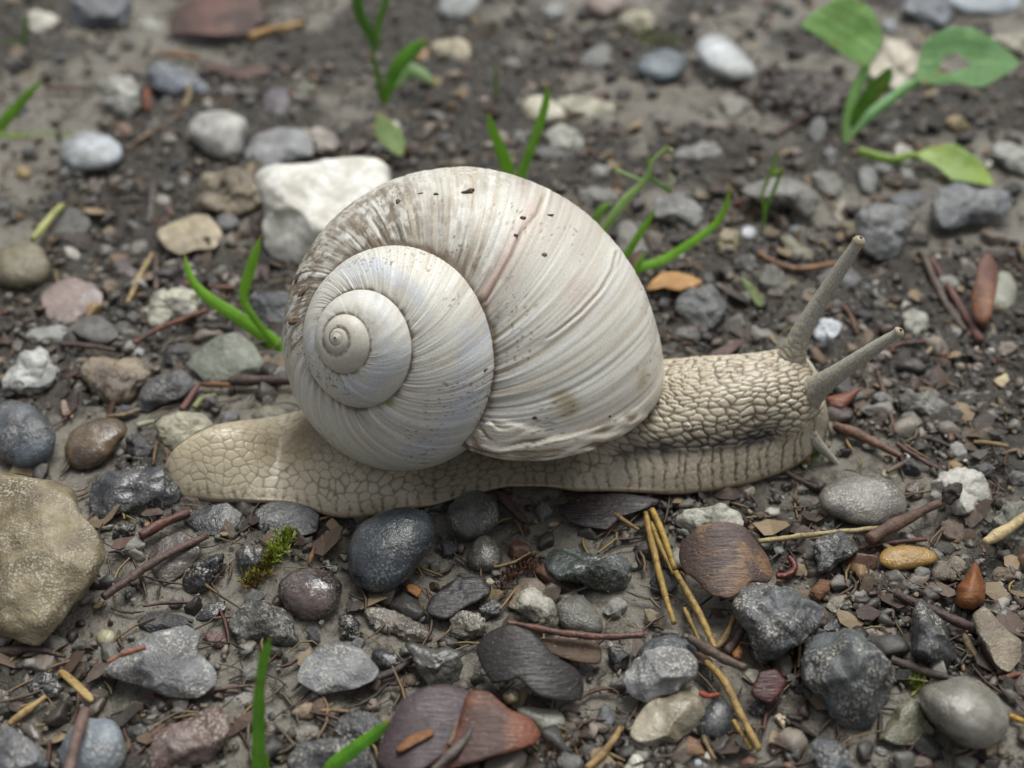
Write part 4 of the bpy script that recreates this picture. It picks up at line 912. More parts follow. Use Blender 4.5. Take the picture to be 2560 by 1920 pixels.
# old growth scars and the rough repaired strip at the lip
Pf = pj.reshape(-1, 2)
front = ((T > TE - 6.9)).ravel()
d_crack = seg_dist(Pf, px('S', '1105,735 1180,600 1240,490 1290,370 1370,280 1402,195')); d_crack[~front] = 1e3
d_scar = seg_dist(Pf, px('S', '1420,925 1480,885 1600,790 1700,680 1765,570 1785,480')); d_scar[~front] = 1e3
strip = px('S', '1080,1390 1110,1355 1200,1350 1350,1390 1500,1440 1650,1390 1780,1330 1870,1300 1965,1335 1990,1400 1850,1490 1600,1560 1300,1590 1100,1590 960,1530')
in_strip = (in_poly(Pf, strip) & front & (T.ravel() > TE - 1.3)).reshape(T.shape)
sm_strip = in_strip.astype(float)
for _ in range(2):
    sm_strip[1:-1, 1:-1] = (sm_strip[1:-1, 1:-1] * 2 + sm_strip[:-2, 1:-1] + sm_strip[2:, 1:-1] + sm_strip[1:-1, :-2] + sm_strip[1:-1, 2:]) / 6
wav = fbm(np.stack([T * 26 + 1.6 * vnoise(np.stack([T * 3, Wd * 5], -1), 3), Wd * 3.2], -1), 3, 15)
bump = bump + sm_strip * (.018 + .03 * wav)
bump = bump + (-.02 * np.exp(-(d_crack / 4) ** 2) + .012 * np.exp(-((d_scar - 7) / 6) ** 2) - .012 * np.exp(-(d_scar / 4) ** 2)).reshape(T.shape)
chip = fbm(np.stack([T * 60, Wd * 9], -1), 2, 77)
bump = np.where(Wd < .02, bump * .3, bump)
Q = shell_pt(T, Wd, 1.0, bump)
# colours
base = np.ones(T.shape + (3,)) * hexl('d3d2c8')
blue = smooth(fbm(np.stack([T * 1.3, Wd * 2.2], -1) + 3, 3, 21), -.1, .5) * smooth(T, TE - 17, TE - 11) * (1 - smooth(T, TE - 5.6, TE - 4.2))
base += (hexl('c2c9d2') - base) * (blue * .8)[..., None]
tan = smooth(fbm(np.stack([T * 16, Wd * .8], -1), 3, 31), .0, .55) * (.35 + .5 * late)
base += (hexl('c2b196') - base) * (tan * .5)[..., None]
grey = smooth(fbm(np.stack([T * 5, Wd * .7], -1), 2, 33), .05, .5) * late
base += (hexl('bcb3a9') - base) * (grey * .55)[..., None]
fl_ = vnoise(np.stack([T * 105, Wd * 2.2], -1), 38) * fade
base *= (1 + .07 * fl_ + .05 * gl2 * fade)[..., None]
wht = smooth(fbm(np.stack([T * 24, Wd * .7], -1) + 8, 2, 36), .15, .6)
base += (hexl('eae9e4') - base) * (wht * .6)[..., None]
early = 1 - smooth(T, TE - 21, TE - 13.2)
base += (hexl('bdb5a4') - base) * (early * .55)[..., None]
pink = np.exp(-np.maximum(seg_dist(Pf, px('S', '1085,705 1160,585 1220,460 1275,350 1345,250')) / 20, 0) ** 2).reshape(T.shape) * front.reshape(T.shape) * np.clip(.55 + .6 * gl3, 0, 1)
base += (hexl('c9a8a0') - base) * (pink * .8)[..., None]
pink2 = np.exp(-((Pf - px('S', '1590,690 ')[0]) ** 2 / np.array([45, 45]) ** 2).sum(-1)).reshape(T.shape) * front.reshape(T.shape)
base += (hexl('cbb7ae') - base) * (pink2 * .55)[..., None]
patch = in_poly(Pf, px('S', '1440,1210 1490,1190 1530,1180 1565,1225 1602,1262 1590,1312 1530,1350 1490,1322')) & front
patch2 = in_poly(Pf, px('S', '1895,1130 1930,1070 1945,1110 1920,1190 1895,1200')) & front
pm = (patch | patch2).reshape(T.shape).astype(float)
for _ in range(3):
    pm[1:-1, 1:-1] = (pm[1:-1, 1:-1] * 2 + pm[:-2, 1:-1] + pm[2:, 1:-1] + pm[1:-1, :-2] + pm[1:-1, 2:]) / 6
base += (hexl('a69a7c') - base) * (pm * .85)[..., None]
base += (hexl('efe9da') - base) * (sm_strip * .85)[..., None]
base += (hexl('7d6a4e') - base) * (sm_strip * smooth(-wav, .02, .32) * .85)[..., None]
# dirt: sutures, wrinkle troughs and a muddy patch on the shoulder of the last whorl; the scar's painted shadow is summed in too
sutn = smooth(vnoise(np.stack([T * 7, Wd * 4], -1), 59), -.6, .3)
dirt = (.5 + .5 * sutn) * (np.exp(-(np.maximum(Wd, 0) / .04) ** 2) + .35 * late * np.exp(-(np.maximum(Wd, 0) / .11) ** 2)) * (T > TE - 21.5) * (.8 + .3 * late) + .55 * np.exp(-np.maximum(Wd, 0) / .16) * smooth(vnoise(np.stack([T * 14, Wd * 6], -1), 61), -.2, .5) * fade
fn = fbm(np.stack([T * 46, Wd * 7], -1), 3, 63)
shoulder = np.zeros(len(Pf))
for cx, cy, rx, ry, a in ((150, 640, 110, 190, 1.0), (230, 480, 130, 110, .8), (110, 850, 70, 120, 1.0), (480, 380, 240, 120, .72), (640, 300, 170, 160, .65), (900, 300, 260, 170, .34), (1000, 520, 180, 130, .4), (560, 170, 280, 90, .5), (1130, 110, 260, 80, .3), (420, 250, 200, 120, .6)):
    c = px('S', [[cx, cy]])[0]
    shoulder = np.maximum(shoulder, a * np.exp(-(((Pf[:, 0] - c[0]) / (rx * .48)) ** 2 + ((Pf[:, 1] - c[1]) / (ry * .48)) ** 2)))
shoulder *= front
shoulder = shoulder.reshape(T.shape)
spot = fbm(Q * 9, 4, 65, .65)
dirt = dirt + 1.5 * shoulder * smooth(spot + .6 * fn, -.38, .28)
dirt = dirt + .5 * smooth(-gl1 - .4 * gl2, .25, .9) * fade * (.22 + 1.2 * shoulder)
speck = smooth(fbm(Q * 38, 2, 67), .40, .50) * smooth(fbm(Q * 2.2, 2, 68) + .5 * shoulder, -.05, .35) * fade
dirt = dirt + .8 * speck + .75 * np.exp(-(d_crack / 3.2) ** 2).reshape(T.shape) + .4 * np.exp(-(d_scar / 2.6) ** 2).reshape(T.shape)  # specks and crack line, plus the scar ridge's shadow painted as a dark line
lipd = smooth(T, TE - .06, TE - .005) * (Wd < 2.6)
dirt = dirt + lipd * .7
dirt = np.clip(dirt, 0, 1)
dcol = hexl('4f3d2b') + (hexl('76644a') - hexl('4f3d2b')) * smooth(spot, -.3, .4)[..., None]
base += (dcol - base) * (dirt * .85)[..., None]
moss_spot = np.exp(-(((Pf - px('S', '610,1262')[0]) / np.array([14, 8])) ** 2).sum(-1)).reshape(T.shape) * (T > TE - 8)
base += (hexl('7f8f3f') - base) * (moss_spot * .7)[..., None]
# close the lip: a rounded rim turning inwards
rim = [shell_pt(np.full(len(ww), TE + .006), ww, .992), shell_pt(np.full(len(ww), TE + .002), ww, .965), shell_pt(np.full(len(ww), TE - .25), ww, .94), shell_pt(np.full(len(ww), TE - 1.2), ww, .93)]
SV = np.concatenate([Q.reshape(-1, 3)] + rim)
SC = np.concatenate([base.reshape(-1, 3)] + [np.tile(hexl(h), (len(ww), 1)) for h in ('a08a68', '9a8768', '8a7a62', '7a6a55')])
shell = obj('shell', mesh('shell', SV - OFF, grid_faces(len(tt) + 4, len(ww)), M_SHELL, colors=SC), parent=snail, label='cream-white weathered spiral shell with brown dirt, growth ridges and a rough repaired lip')
# soil crumbs stuck on the shell
def on_shell(sx, sy):
    p = px('S', [[sx, sy]])[0]
    d = np.hypot(*(Pf - p).T) + np.where(front, 0, 1e4)
    cand = np.where(d < 9)[0]
    Qf = Q.reshape(-1, 3)
    dep = (Qf[cand] - CAM) @ FW
    return Qf[cand[np.argmin(dep)]]
for i, (sx, sy, rx, ry, rot, h) in enumerate([(1005, 150, .10, .035, 20, '4a3c2c'), (845, 160, .035, .02, 0, '4a3c2c'), (760, 160, .045, .012, 5, '5a4a38'), (1300, 293, .045, .022, 10, '5a4438'), (1266, 376, .028, .022, 0, '54443a'), (1440, 275, .05, .018, 5, '4a4238'),
        (105, 825, .11, .05, 15, '6a5a45'), (150, 680, .12, .03, 40, '5a4a38'), (838, 830, .035, .025, 20, '8a7a6a'), (175, 1040, .035, .03, 0, '3a3228'), (1112, 1105, .05, .015, 35, '4a463e'), (1357, 1345, .03, .022, 0, '3a342c'), (1767, 1328, .018, .015, 0, '3a342c'), (640, 215, .03, .04, 0, '5a4a38'), (1410, 475, .035, .025, 0, '7a6a52'), (520, 920, .06, .03, 70, '6a523c'), (535, 985, .06, .025, 60, '6a523c'), (125, 600, .10, .03, 60, '4f4130')]):
    c = on_shell(sx, sy)
    v, f = ico(2)
    v = v * (1 + .35 * vnoise(v * 2.2 + i * 7, 3))[:, None]
    r = math.radians(rot); ax = RT * math.cos(r) + UP * math.sin(r); ay = -RT * math.sin(r) + UP * math.cos(r)
    vv = np.outer(v[:, 0] * rx, ax) + np.outer(v[:, 1] * ry, ay) + np.outer(v[:, 2] * min(rx, ry) * .8, FW)
    obj('soil_crumb', mesh('soil_crumb', vv * .8, f, M_LITTER, colors=np.tile(hexl(h) * 1.35, (len(v), 1))), parent=shell, loc=c - OFF)

# ---- body: sections across the snail from the tail tip to the head
near = px('V', '353,1030 357,1045 366,1058 380,1068 400,1076 440,1081 480,1082 520,1080 560,1079 600,1082 640,1090 670,1100 700,1110 735,1117 770,1119 810,1114 850,1106 895,1097 940,1086 975,1075 1010,1063 1050,1053 1100,1046 1150,1049 1200,1052 1250,1053 1300,1053 1350,1055 1400,1058 1440,1062 1480,1064 1530,1057 1580,1047 1630,1033 1680,1016 1715,1001 1745,985 1765,968 1778,950')
topc = px('V', '353,1018 358,1000 366,984 380,968 400,952 430,934 470,920 520,910 570,904 620,896 650,888 700,876 800,850 1000,830 1300,790 1430,776 1500,771 1560,768 1620,764 1670,757 1700,752 1730,762 1755,790 1770,825 1779,860 1784,900 1784,930')
ng = ground_pt(near[:, 0], near[:, 1], .12)
x0, x1 = ng[0, 0] - .015, ng[-1, 0] + .03
# plan half width, from the tail tip to the front of the head
sx_ = np.array([x0, x0 + .05, x0 + .15, x0 + .35, x0 + .7, x0 + 1.2, x0 + 2.0, x0 + 3.0, x0 + 4.5, x0 + 5.5, x1 - 1.2, x1 - .6, x1 - .3, x1 - .12, x1 - .03, x1])
sw_ = np.array([.02, .17, .30, .44, .58, .70, .88, 1.0, 1.0, .95, .82, .70, .58, .40, .22, .03])
NX, NU = 1080, 216
s = np.linspace(0, 1, NX)
xs = x0 + (x1 - x0) * (s - .035 * np.sin(2 * np.pi * s) / (2 * np.pi) * 2)
xs = x0 + (x1 - x0) * (.5 - .5 * np.cos(np.pi * s)) * .35 + (x1 - x0) * s * .65
ynear = np.interp(xs, ng[:, 0], ng[:, 1])
kk = np.exp(-.5 * (np.arange(-20, 21) / 8.0) ** 2); kk /= kk.sum()
ynear = ynear + .038 * vnoise(np.stack([xs * 2.6, xs * 0], -1), 4) * smooth(xs, x0, x0 + .6) * (1 - smooth(xs, x1 - .6, x1))
ynear = np.convolve(np.pad(ynear, 20, mode='edge'), kk, 'valid')
wx = np.interp(xs, sx_, sw_)
wx = np.convolve(np.pad(wx, 20, mode='edge'), kk, 'valid')
tail_s = np.array([(-1, 0), (-.985, .09), (-.93, .2), (-.84, .33), (-.72, .47), (-.6, .6), (-.47, .72), (-.34, .83), (-.22, .91), (-.1, .975), (0, 1)])
neck_s = np.array([(-1, 0), (-.99, .06), (-.96, .14), (-.91, .25), (-.85, .35), (-.785, .44), (-.73, .53), (-.685, .64), (-.60, .79), (-.36, .95), (0, 1)])
head_s = np.array([(-1, 0), (-1.0, .06), (-.98, .14), (-.95, .22), (-.92, .31), (-.90, .38), (-.90, .5), (-.84, .66), (-.68, .84), (-.38, .96), (0, 1)])
u = np.linspace(0, 1, NU)
def full(sec):
    a = catmull(sec, 200)
    b = a[::-1] * np.array([-1, 1])
    c = np.concatenate([a, b[1:]])
    d = np.concatenate([[0], np.cumsum(np.hypot(*np.diff(c, axis=0).T))]); d /= d[-1]
    return np.stack([np.interp(u, d, c[:, 0]), np.interp(u, d, c[:, 1])], -1)
ts_, ns_, hs_ = full(tail_s), full(neck_s), full(head_s)
bn = smooth(xs, .0, 1.5)[:, None, None]; bh = smooth(xs, x1 - .9, x1 - .25)[:, None, None]
sec = ts_[None] * (1 - bn) + ns_[None] * bn
sec = sec * (1 - bh) + hs_[None] * bh
yc = ynear + wx
Z0 = .10
def top_y(i, h):
    P = np.stack([np.full(NU, xs[i]), yc[i] + sec[i, :, 0] * wx[i], Z0 + sec[i, :, 1] * h], -1)
    q = proj(P); j = np.argmin(q[:, 1])
    return q[j]
hx = np.zeros(NX)
idx = np.unique(np.concatenate([np.arange(0, NX, 12), [NX - 1]]))
for i in idx:
    lo, hi = .02, 1.6
    for _ in range(22):
        m = (lo + hi) / 2
        q = top_y(i, m)
        if q[1] > np.interp(q[0], topc[:, 0], topc[:, 1]): lo = m
        else: hi = m
    hx[i] = lo
hx = np.interp(np.arange(NX), idx, hx[idx])
k2 = np.exp(-.5 * (np.arange(-30, 31) / 10.0) ** 2); k2 /= k2.sum()
hx = np.convolve(np.pad(hx, 30, mode='edge'), k2, 'valid')
BX = np.repeat(xs[:, None], NU, 1); BY = yc[:, None] + sec[..., 0] * wx[:, None]; BZ = Z0 + sec[..., 1] * hx[:, None]
B0 = np.stack([BX, BY, BZ], -1)
def normals(P):
    a = np.gradient(P, axis=0); b = np.gradient(P, axis=1)
    n = np.cross(a, b); return n / (np.linalg.norm(n, axis=-1, keepdims=True) + 1e-9)
BN = normals(B0)
# arc length from the near edge
girth = np.concatenate([np.zeros((NX, 1)), np.cumsum(np.linalg.norm(np.diff(B0, axis=1), axis=-1), 1)], 1)
gm = np.minimum(girth, girth[:, -1:] - girth)
# tubercles: oval cells on back and neck, upright furrows on the foot fringe
warp = .09 * fbm(B0 * 2.6, 3, 81)
nk = smooth(xs, .6, 1.6)[:, None]
cs = (.115 + .025 * nk); ch = (.098 - .032 * nk)
A1 = (BX + warp + .45 * gm * nk) / cs; A2 = (gm + warp) / ch
F1, F2, ID = vor2(A1, A2, 83)
cell = np.clip(1.04 - (F1 / F2) ** (3.4 - .9 * nk), 0, 1)
C1, C2, _ = vor2((BX + warp) / .045, (gm + warp) / .04, 84)
cell = cell * (.88 + .12 * np.clip(1.04 - (C1 / C2) ** 2.5, 0, 1))
depth = .5 + .5 * smooth(fbm(B0 * 1.9, 2, 79), -.4, .4)
fr_w = .16 + .30 * nk + 0 * BX                      # width of the fringe in cm
fringe = 1 - smooth(gm, fr_w - .06, fr_w + .06)
fa = (BX + .035 * vnoise(np.stack([BX * 4, gm * 7], -1), 86) + .05 * gm) / .135
fi = np.floor(fa).astype(np.int64); fd = np.full(fa.shape, 9.0)
for k in (-1, 0, 1, 2):
    fd = np.minimum(fd, np.abs(fa - (fi + k) - .55 * (hsh(fi + k, fi * 0, fi * 0, 85) - .5)))
furrow = smooth(fd, .0, .30)
H1, H2, HI = vor2((BX + .4 * warp) / .062, (gm + .3 * warp) / .085, 87)
small = np.clip(1.04 - (H1 / H2) ** 2.8, 0, 1)
fr = .55 * furrow + .45 * small
tub = cell * (1 - fringe) + fr * fringe
hgt = ((.0065 + .0295 * nk) * (1 - fringe) + .014 * fringe) * depth
edge_s = smooth(gm, 0, .05)
endf = smooth(xs, x0, x0 + .25)[:, None] * (1 - smooth(xs, x1 - .22, x1)[:, None] * .6)
bigw = .02 * fbm(B0 * 1.6, 2, 91)
B1 = B0 + BN * ((tub - .6) * hgt * edge_s * (.35 + .65 * endf) + bigw * edge_s)[..., None]
rim_up = .012 * np.exp(-((gm - .02) / .02) ** 2)
B1[..., 2] += rim_up
# make sure the normal points outwards (up on the back)
flip = BN[NX // 2, NU // 2, 2] < 0
if flip:
    B1 = B0 - BN * ((tub - .6) * hgt * edge_s * (.35 + .65 * endf) + bigw * edge_s)[..., None]
    B1[..., 2] += rim_up
# skin colours
pale, mid, furr, dark = hexl('c4beb0'), hexl('8d8474'), hexl('55473c'), hexl('2f2825')
gran = smooth(fbm(B0 * 42, 2, 97), .1, .5)
SKC = mid + (pale - mid) * smooth(tub + .4 * (ID - .5) * (1 - fringe), .1, .85)[..., None]
tb = smooth(fbm(B0 * 1.4 + 3, 2, 94), -.3, .4) * (1 - nk) * (1 - fringe)
SKC = SKC + (hexl('8f7f62') - SKC) * ((.25 + .45 * tb) * (1 - nk) * (1 - fringe) * smooth(gm, .25, .6))[..., None]
SKC = SKC + (furr - SKC) * ((1 - smooth(tub, -.1, .50 + .16 * nk)) * (.46 + .42 * nk) * (.5 + .5 * depth))[..., None]
SKC = SKC + (hexl('dcd6c4') - SKC) * (gran * .35 * tub)[..., None]
tailt = (1 - smooth(xs, x0 + .3, x0 + 1.6))[:, None]
SKC = SKC + (hexl('c9c2ab') - SKC) * (tailt * .45 * np.ones_like(gm))[..., None]
saddle = smooth(gm, .45, .9) * smooth(xs, x0 + .5, x0 + 1.6)[:, None] * (1 - smooth(xs, .4, 1.2))[:, None]
SKC = SKC + (hexl('6c6150') - SKC) * (saddle * .6)[..., None]
band = np.exp(-((gm - (fr_w + .05)) / .13) ** 2) * smooth(xs, 1.0, 1.5)[:, None] * (1 - smooth(xs, x1 - .75, x1 - .3))[:, None]  # darker band along the crease between neck and foot fringe
SKC = SKC + (dark - SKC) * (band * np.clip(.9 + .5 * fbm(B0 * 5, 2, 95), 0, 1))[..., None]
rimc = np.exp(-(gm / .03) ** 2)
SKC = SKC + (hexl('a9977c') - SKC) * (rimc * .6)[..., None]
SKC = SKC * np.array([.89, .85, .765])
bv = B1.reshape(-1, 3); bc = SKC.reshape(-1, 3); bf = [grid_faces(NX, NU)]
# sole: one more row of vertices under the body
sole = np.stack([np.repeat(xs[:, None], 7, 1), yc[:, None] + wx[:, None] * np.linspace(-.97, .97, 7)[None], np.full((NX, 7), Z0 - .05)], -1)
nb = len(bv)
bv = np.concatenate([bv, sole.reshape(-1, 3)]); bc = np.concatenate([bc, np.tile(hexl('9a8b70'), (NX * 7, 1))])
bf.append(grid_faces(NX, 7)[:, ::-1] + nb)
i0 = np.arange(NX - 1)
bf.append(np.stack([i0 * NU, nb + i0 * 7, nb + (i0 + 1) * 7, (i0 + 1) * NU], 1))
bf.append(np.stack([i0 * NU + NU - 1, (i0 + 1) * NU + NU - 1, nb + (i0 + 1) * 7 + 6, nb + i0 * 7 + 6], 1))
# tentacles grow out of the head
hy = float(np.interp(x1 - .35, xs, yc))
EYES = []
def tentacle(path, rad, n, base_blend, eye):
    global bv, bc
    p = catmull(path, n); q = np.linspace(0, 1, n)
    r = np.interp(q, [a for a, b in rad], [b for a, b in rad])
    ks = np.exp(-.5 * (np.arange(-6, 7) / 2.5) ** 2); ks /= ks.sum()
    r = np.convolve(np.pad(r, 6, mode='edge'), ks, 'valid')
    cum = np.concatenate([[0], np.cumsum(np.linalg.norm(np.diff(p, axis=0), axis=1))]); e_ = cum[-1] - cum; R_ = r[-1]
    r = np.where(e_ < R_, np.minimum(r, np.sqrt(np.maximum(R_ ** 2 - (R_ - e_) ** 2, 0)) + 1e-4), r)
    t = np.gradient(p, axis=0); t /= np.linalg.norm(t, axis=1, keepdims=True)
    a = np.cross(t, [0, 0, 1.0]); a /= np.linalg.norm(a, axis=1, keepdims=True); b = np.cross(a, t)
    m = 48; th = np.linspace(0, 2 * np.pi, m, endpoint=False)
    v = p[:, None] + r[:, None, None] * (np.cos(th)[None, :, None] * a[:, None] + np.sin(th)[None, :, None] * b[:, None])
    s_ = np.repeat((q * np.linalg.norm(np.diff(p, axis=0), axis=1).sum())[:, None], m, 1); g_ = np.repeat(th[None], n, 0) * .07
    f1, f2, _ = vor2(s_ / .032, g_ / .030, 99)
    gr = smooth(f2 - f1, .0, .45)
    f1b, f2b, _ = vor2(s_ / .085, np.round(g_ / .44 * 6) * 0 + g_ / .07, 98)
    bigc = smooth(f2b - f1b, .02, .4)
    lo = np.exp(-(q / base_blend) ** 2)[:, None]
    dd = (v - p[:, None]) / (r[:, None, None] + 1e-6)
    v = v + dd * ((gr - .5) * .005 + (bigc - .6) * .018 * lo)[..., None]
    sk = hexl('a2a29d') + (hexl('c6c5bd') - hexl('a2a29d')) * gr[..., None]
    sk = sk + (hexl('c0b699') - sk) * (lo * .8)[..., None] * bigc[..., None]
    sk = sk + (hexl('85776a') - sk) * (lo * (1 - bigc) * .7)[..., None]
    if eye: sk = sk + (hexl('b0a488') - sk) * (smooth(q, .93, .98) * .8)[:, None, None]
    sk = sk * np.array([.82, .80, .74])
    k = len(bv)
    bv = np.concatenate([bv, v.reshape(-1, 3)]); bc = np.concatenate([bc, sk.reshape(-1, 3)]); bf.append(grid_faces(n, m, True) + k)
    if eye: EYES.append((p[-1] - t[-1] * R_, R_, t[-1]))
def vp(x, y, yy):
    q = px('V', [[x, y]])[0]
    return on_y(q[0], q[1], yy)
tentacle([vp(1690, 890, hy - .05), vp(1735, 858, hy - .22), vp(1790, 820, hy - .36), vp(1860, 772, hy - .46), vp(1915, 735, hy - .52), vp(1950, 713, hy - .55)],
         [(0, .27), (.13, .25), (.23, .185), (.33, .13), (.5, .094), (.75, .066), (.88, .050), (.92, .049), (.95, .066), (1, .066)], 170, .30, True)
tentacle([vp(1690, 830, hy + .05), vp(1712, 765, hy + .12), vp(1735, 710, hy + .18), vp(1775, 645, hy + .25), vp(1825, 567, hy + .3), vp(1862, 512, hy + .32)],
         [(0, .27), (.12, .21), (.2, .155), (.3, .12), (.45, .098), (.7, .080), (.90, .062), (.935, .06), (.96, .074), (1, .074)], 170, .32, True)
tentacle([vp(1735, 925, hy - .36), vp(1765, 958, hy - .42), vp(1792, 985, hy - .44), vp(1823, 1020, hy - .46)],
         [(0, .12), (.3, .07), (.6, .042), (.9, .03), (1, .026)], 80, .25, False)
tentacle([vp(1745, 905, hy - .05), vp(1775, 935, hy - .02), vp(1795, 965, hy + .0)],
         [(0, .12), (.4, .075), (.8, .045), (1, .036)], 50, .25, False)
bodyo = obj('body', mesh('body', bv - OFF, bf, M_SKIN, colors=bc), parent=snail, label='grey-beige body with pale oval tubercles, wavy foot edge and long eye stalks')
eye_m, _, eb = new_mat('snail_eye'); eb.inputs['Base Color'].default_value = (*hexl('2b2a30'), 1); eb.inputs['Roughness'].default_value = .15
for c, r, t in EYES:
    v, f = ico(2)
    obj('eye', mesh('eye', v * .019, f, eye_m), parent=bodyo, loc=c + (t * .55 - FW * .62 + UP * .35) / np.linalg.norm(t * .55 - FW * .62 + UP * .35) * (r - .009) - OFF)
SM.ravel()[in_poly(_grid, np.concatenate([near, topc[::-1]]))] = True
SM.ravel()[in_poly(_grid, px('S', '60,850 110,600 280,350 560,130 850,40 1150,50 1450,170 1720,380 1900,640 2000,960 2030,1130 1850,1420 1200,1560 800,1600 450,1540 150,1300'))] = True

# ------------------------------------------------------------------ grass, plantain and moss
def props(o, ca, cb, ro=.45):
    o['ca'] = [float(x) for x in hexl(ca)]; o['cb'] = [float(x) for x in hexl(cb)]; o['ro'] = ro
    return o

def plane_pts(p, base, lean, dx=0.0):
    """pixels -> points on a plane standing on the ground at base; lean = degrees from upright away from the camera"""
    l = math.radians(lean)
    n = np.array([dx, -math.cos(l), math.sin(l)]); n /= np.linalg.norm(n)
    return on_plane(p[:, 0], p[:, 1], base, n)

def blade_mesh(path, wid, fold=.18, roll=0.0, n=40, thick=.008):
    p = catmull(path, n); q = np.linspace(0, 1, n)
    w = np.interp(q, np.linspace(0, 1, len(wid)), wid)
    t = np.gradient(p, axis=0); t /= np.linalg.norm(t, axis=1, keepdims=True)
    vd = p - CAM; vd /= np.linalg.norm(vd, axis=1, keepdims=True)
    a = np.cross(t, vd); a /= np.linalg.norm(a, axis=1, keepdims=True)
    nn = np.cross(a, t)
    r = math.radians(roll); a, nn = a * math.cos(r) + nn * math.sin(r), -a * math.sin(r) + nn * math.cos(r)
    offs = np.linspace(-1, 1, 9)
    top = p[:, None] + (offs[None, :, None] * (w / 2)[:, None, None]) * a[:, None] + (fold * (np.abs(offs)[None, :, None]) * (w / 2)[:, None, None]) * nn[:, None]
    bot = top - (thick * (1 - .7 * np.abs(offs)))[None, :, None] * nn[:, None]
    v = np.concatenate([top, bot[:, ::-1]], 1)
    vein = np.tile(np.array([.5, .05, .4, .0, 1, .0, .4, .05, .5] * 2), (n, 1)) * (1 - .4 * q[:, None])
    dry = np.repeat(smooth(q, .86, 1.0)[:, None], 18, 1)
    return v.reshape(-1, 3), grid_faces(n, 18, True), np.stack([vein, dry, dry * 0], -1).reshape(-1, 3)

def tuft(label, tile, base, blades, lean=10, cat='grass', group=None, name='grass_tuft'):
    b = px(tile, [base])[0]
    g = ground_pt(b[0], b[1], 0.0); g = ground_pt(b[0], b[1], float(ground_z(g[0], g[1])) - .03)
    root = obj(name, None, loc=g, label=label, cat=cat, group=group)
    k = TILES[tile][2]; dist = np.linalg.norm(g - CAM)
    for spec in blades:
        pts, w, ca, cb = spec[:4]; kw = spec[4] if len(spec) > 4 else {}
        p = px(tile, pts)
        q = plane_pts(p, g + np.array([0, 0, kw.get('dz', 0.0)]), kw.get('lean', lean), kw.get('dx', 0.0))
        wc = np.array(w, float) * k * dist / FPX
        if kw.get('stem'):
            v, f = tube(q, wc / 2, sides=8, wob=.05, n=40); cc = None
        else:
            v, f, cc = blade_mesh(q, wc, kw.get('fold', .16), kw.get('roll', 18))
        props(obj(kw.get('name', 'blade'), mesh('blade', v - g, f, M_LEAF, colors=cc), parent=root), ca, cb)
    return root

G1, G2, G3 = '8cc834', '76b42a', 'a4c858'
tuft('two bright green grass blades curving up beside the shell', 'X', (935, 985), [
    ('935,990 850,895 640,745 400,590 270,470 210,340 188,232', [70, 118, 105, 95, 80, 60, 45, 6], G1, G2, dict(lean=35, roll=10)),
    ('925,960 780,800 670,645 640,545 690,350 740,200 782,75', [40, 55, 55, 58, 84, 78, 50, 4], G1, G2, dict(lean=20, roll=14))])
tuft('pair of upright grass blades rising behind the shell top', 'B', (1120, 1330), [
    ('1115,1330 1085,1120 1030,960 975,820 952,722', [50, 80, 84, 66, 48, 6], G1, G2),
    ('1125,1330 1165,1130 1240,920 1295,760 1325,640 1330,540', [40, 64, 60, 58, 54, 46, 6], G1, G2)])
tuft('grass with a long curved blade just behind the shell', 'Z', (60, 1120), [
    ('60,1120 -10,960 60,830 150,680 225,570 272,478', [40, 60, 66, 68, 60, 40, 6], G1, G2, dict(lean=5)),
    ('70,1110 120,1010 350,925 650,735 790,620 880,470 925,290', [60, 80, 84, 80, 66, 60, 46, 6], G1, G2, dict(lean=12)),
    ('80,1080 130,960 200,850', [40, 56, 6], G1, G3)])
fl = tuft('flowering grass stalk with small pale spikelets behind the shell', 'B', (1600, 1620), [
    ('1600,1620 1690,1480 1830,1290 1960,1160 2010,1035 2100,950', [60, 56, 56, 40, 22, 14], 'c0dc96', 'a8c880', dict(stem=True, name='stem')),
    ('1960,1165 1870,1130 1770,1092', [16, 14, 20], 'c4dc9a', 'acc884', dict(stem=True, name='stem')),
    ('1990,1140 2060,1190 2130,1230', [20, 26, 30], '5f9030', '4a7a22', dict(stem=True, name='stem')),
    ('1600,1600 1640,1420 1690,1340 1752,1298', [40, 62, 52, 6], '8cb84a', '72a038', dict(lean=10)),
    ('1985,1080 1975,1040 1990,1000', [12, 26, 6], '9fb06a', '7f9050', dict(name='spikelet')),
    ('2060,990 2100,960 2145,960', [20, 40, 8], '9fb06a', 'c9cdb0', dict(name='spikelet')),
    ('2080,1000 2100,950 2095,925', [16, 36, 8], 'd0d2c0', 'a9b088', dict(name='spikelet')),
    ('2105,1190 2130,1160 2120,1110', [30, 62, 10], 'd9d8cf', 'b9b8a9', dict(name='spikelet')),
    ('1800,1108 1770,1090 1750,1082', [20, 34, 6], '8fae4a', '6a8a3f', dict(name='spikelet'))], lean=8, cat='grass')
tuft('slim forked green seedling standing behind the neck', 'Z', (1195, 690), [
    ('1195,690 1215,500 1195,360 1260,200 1300,90 1332,-20', [22, 30, 24, 30, 34, 5], '88b63e', '6e9c30'),
    ('1205,640 1235,480 1300,320 1370,150', [18, 28, 34, 30], '76ac34', '60962a'),
    ('1270,190 1330,170 1385,130', [30, 50, 6], '7f9a35', '5f8026')], lean=8)
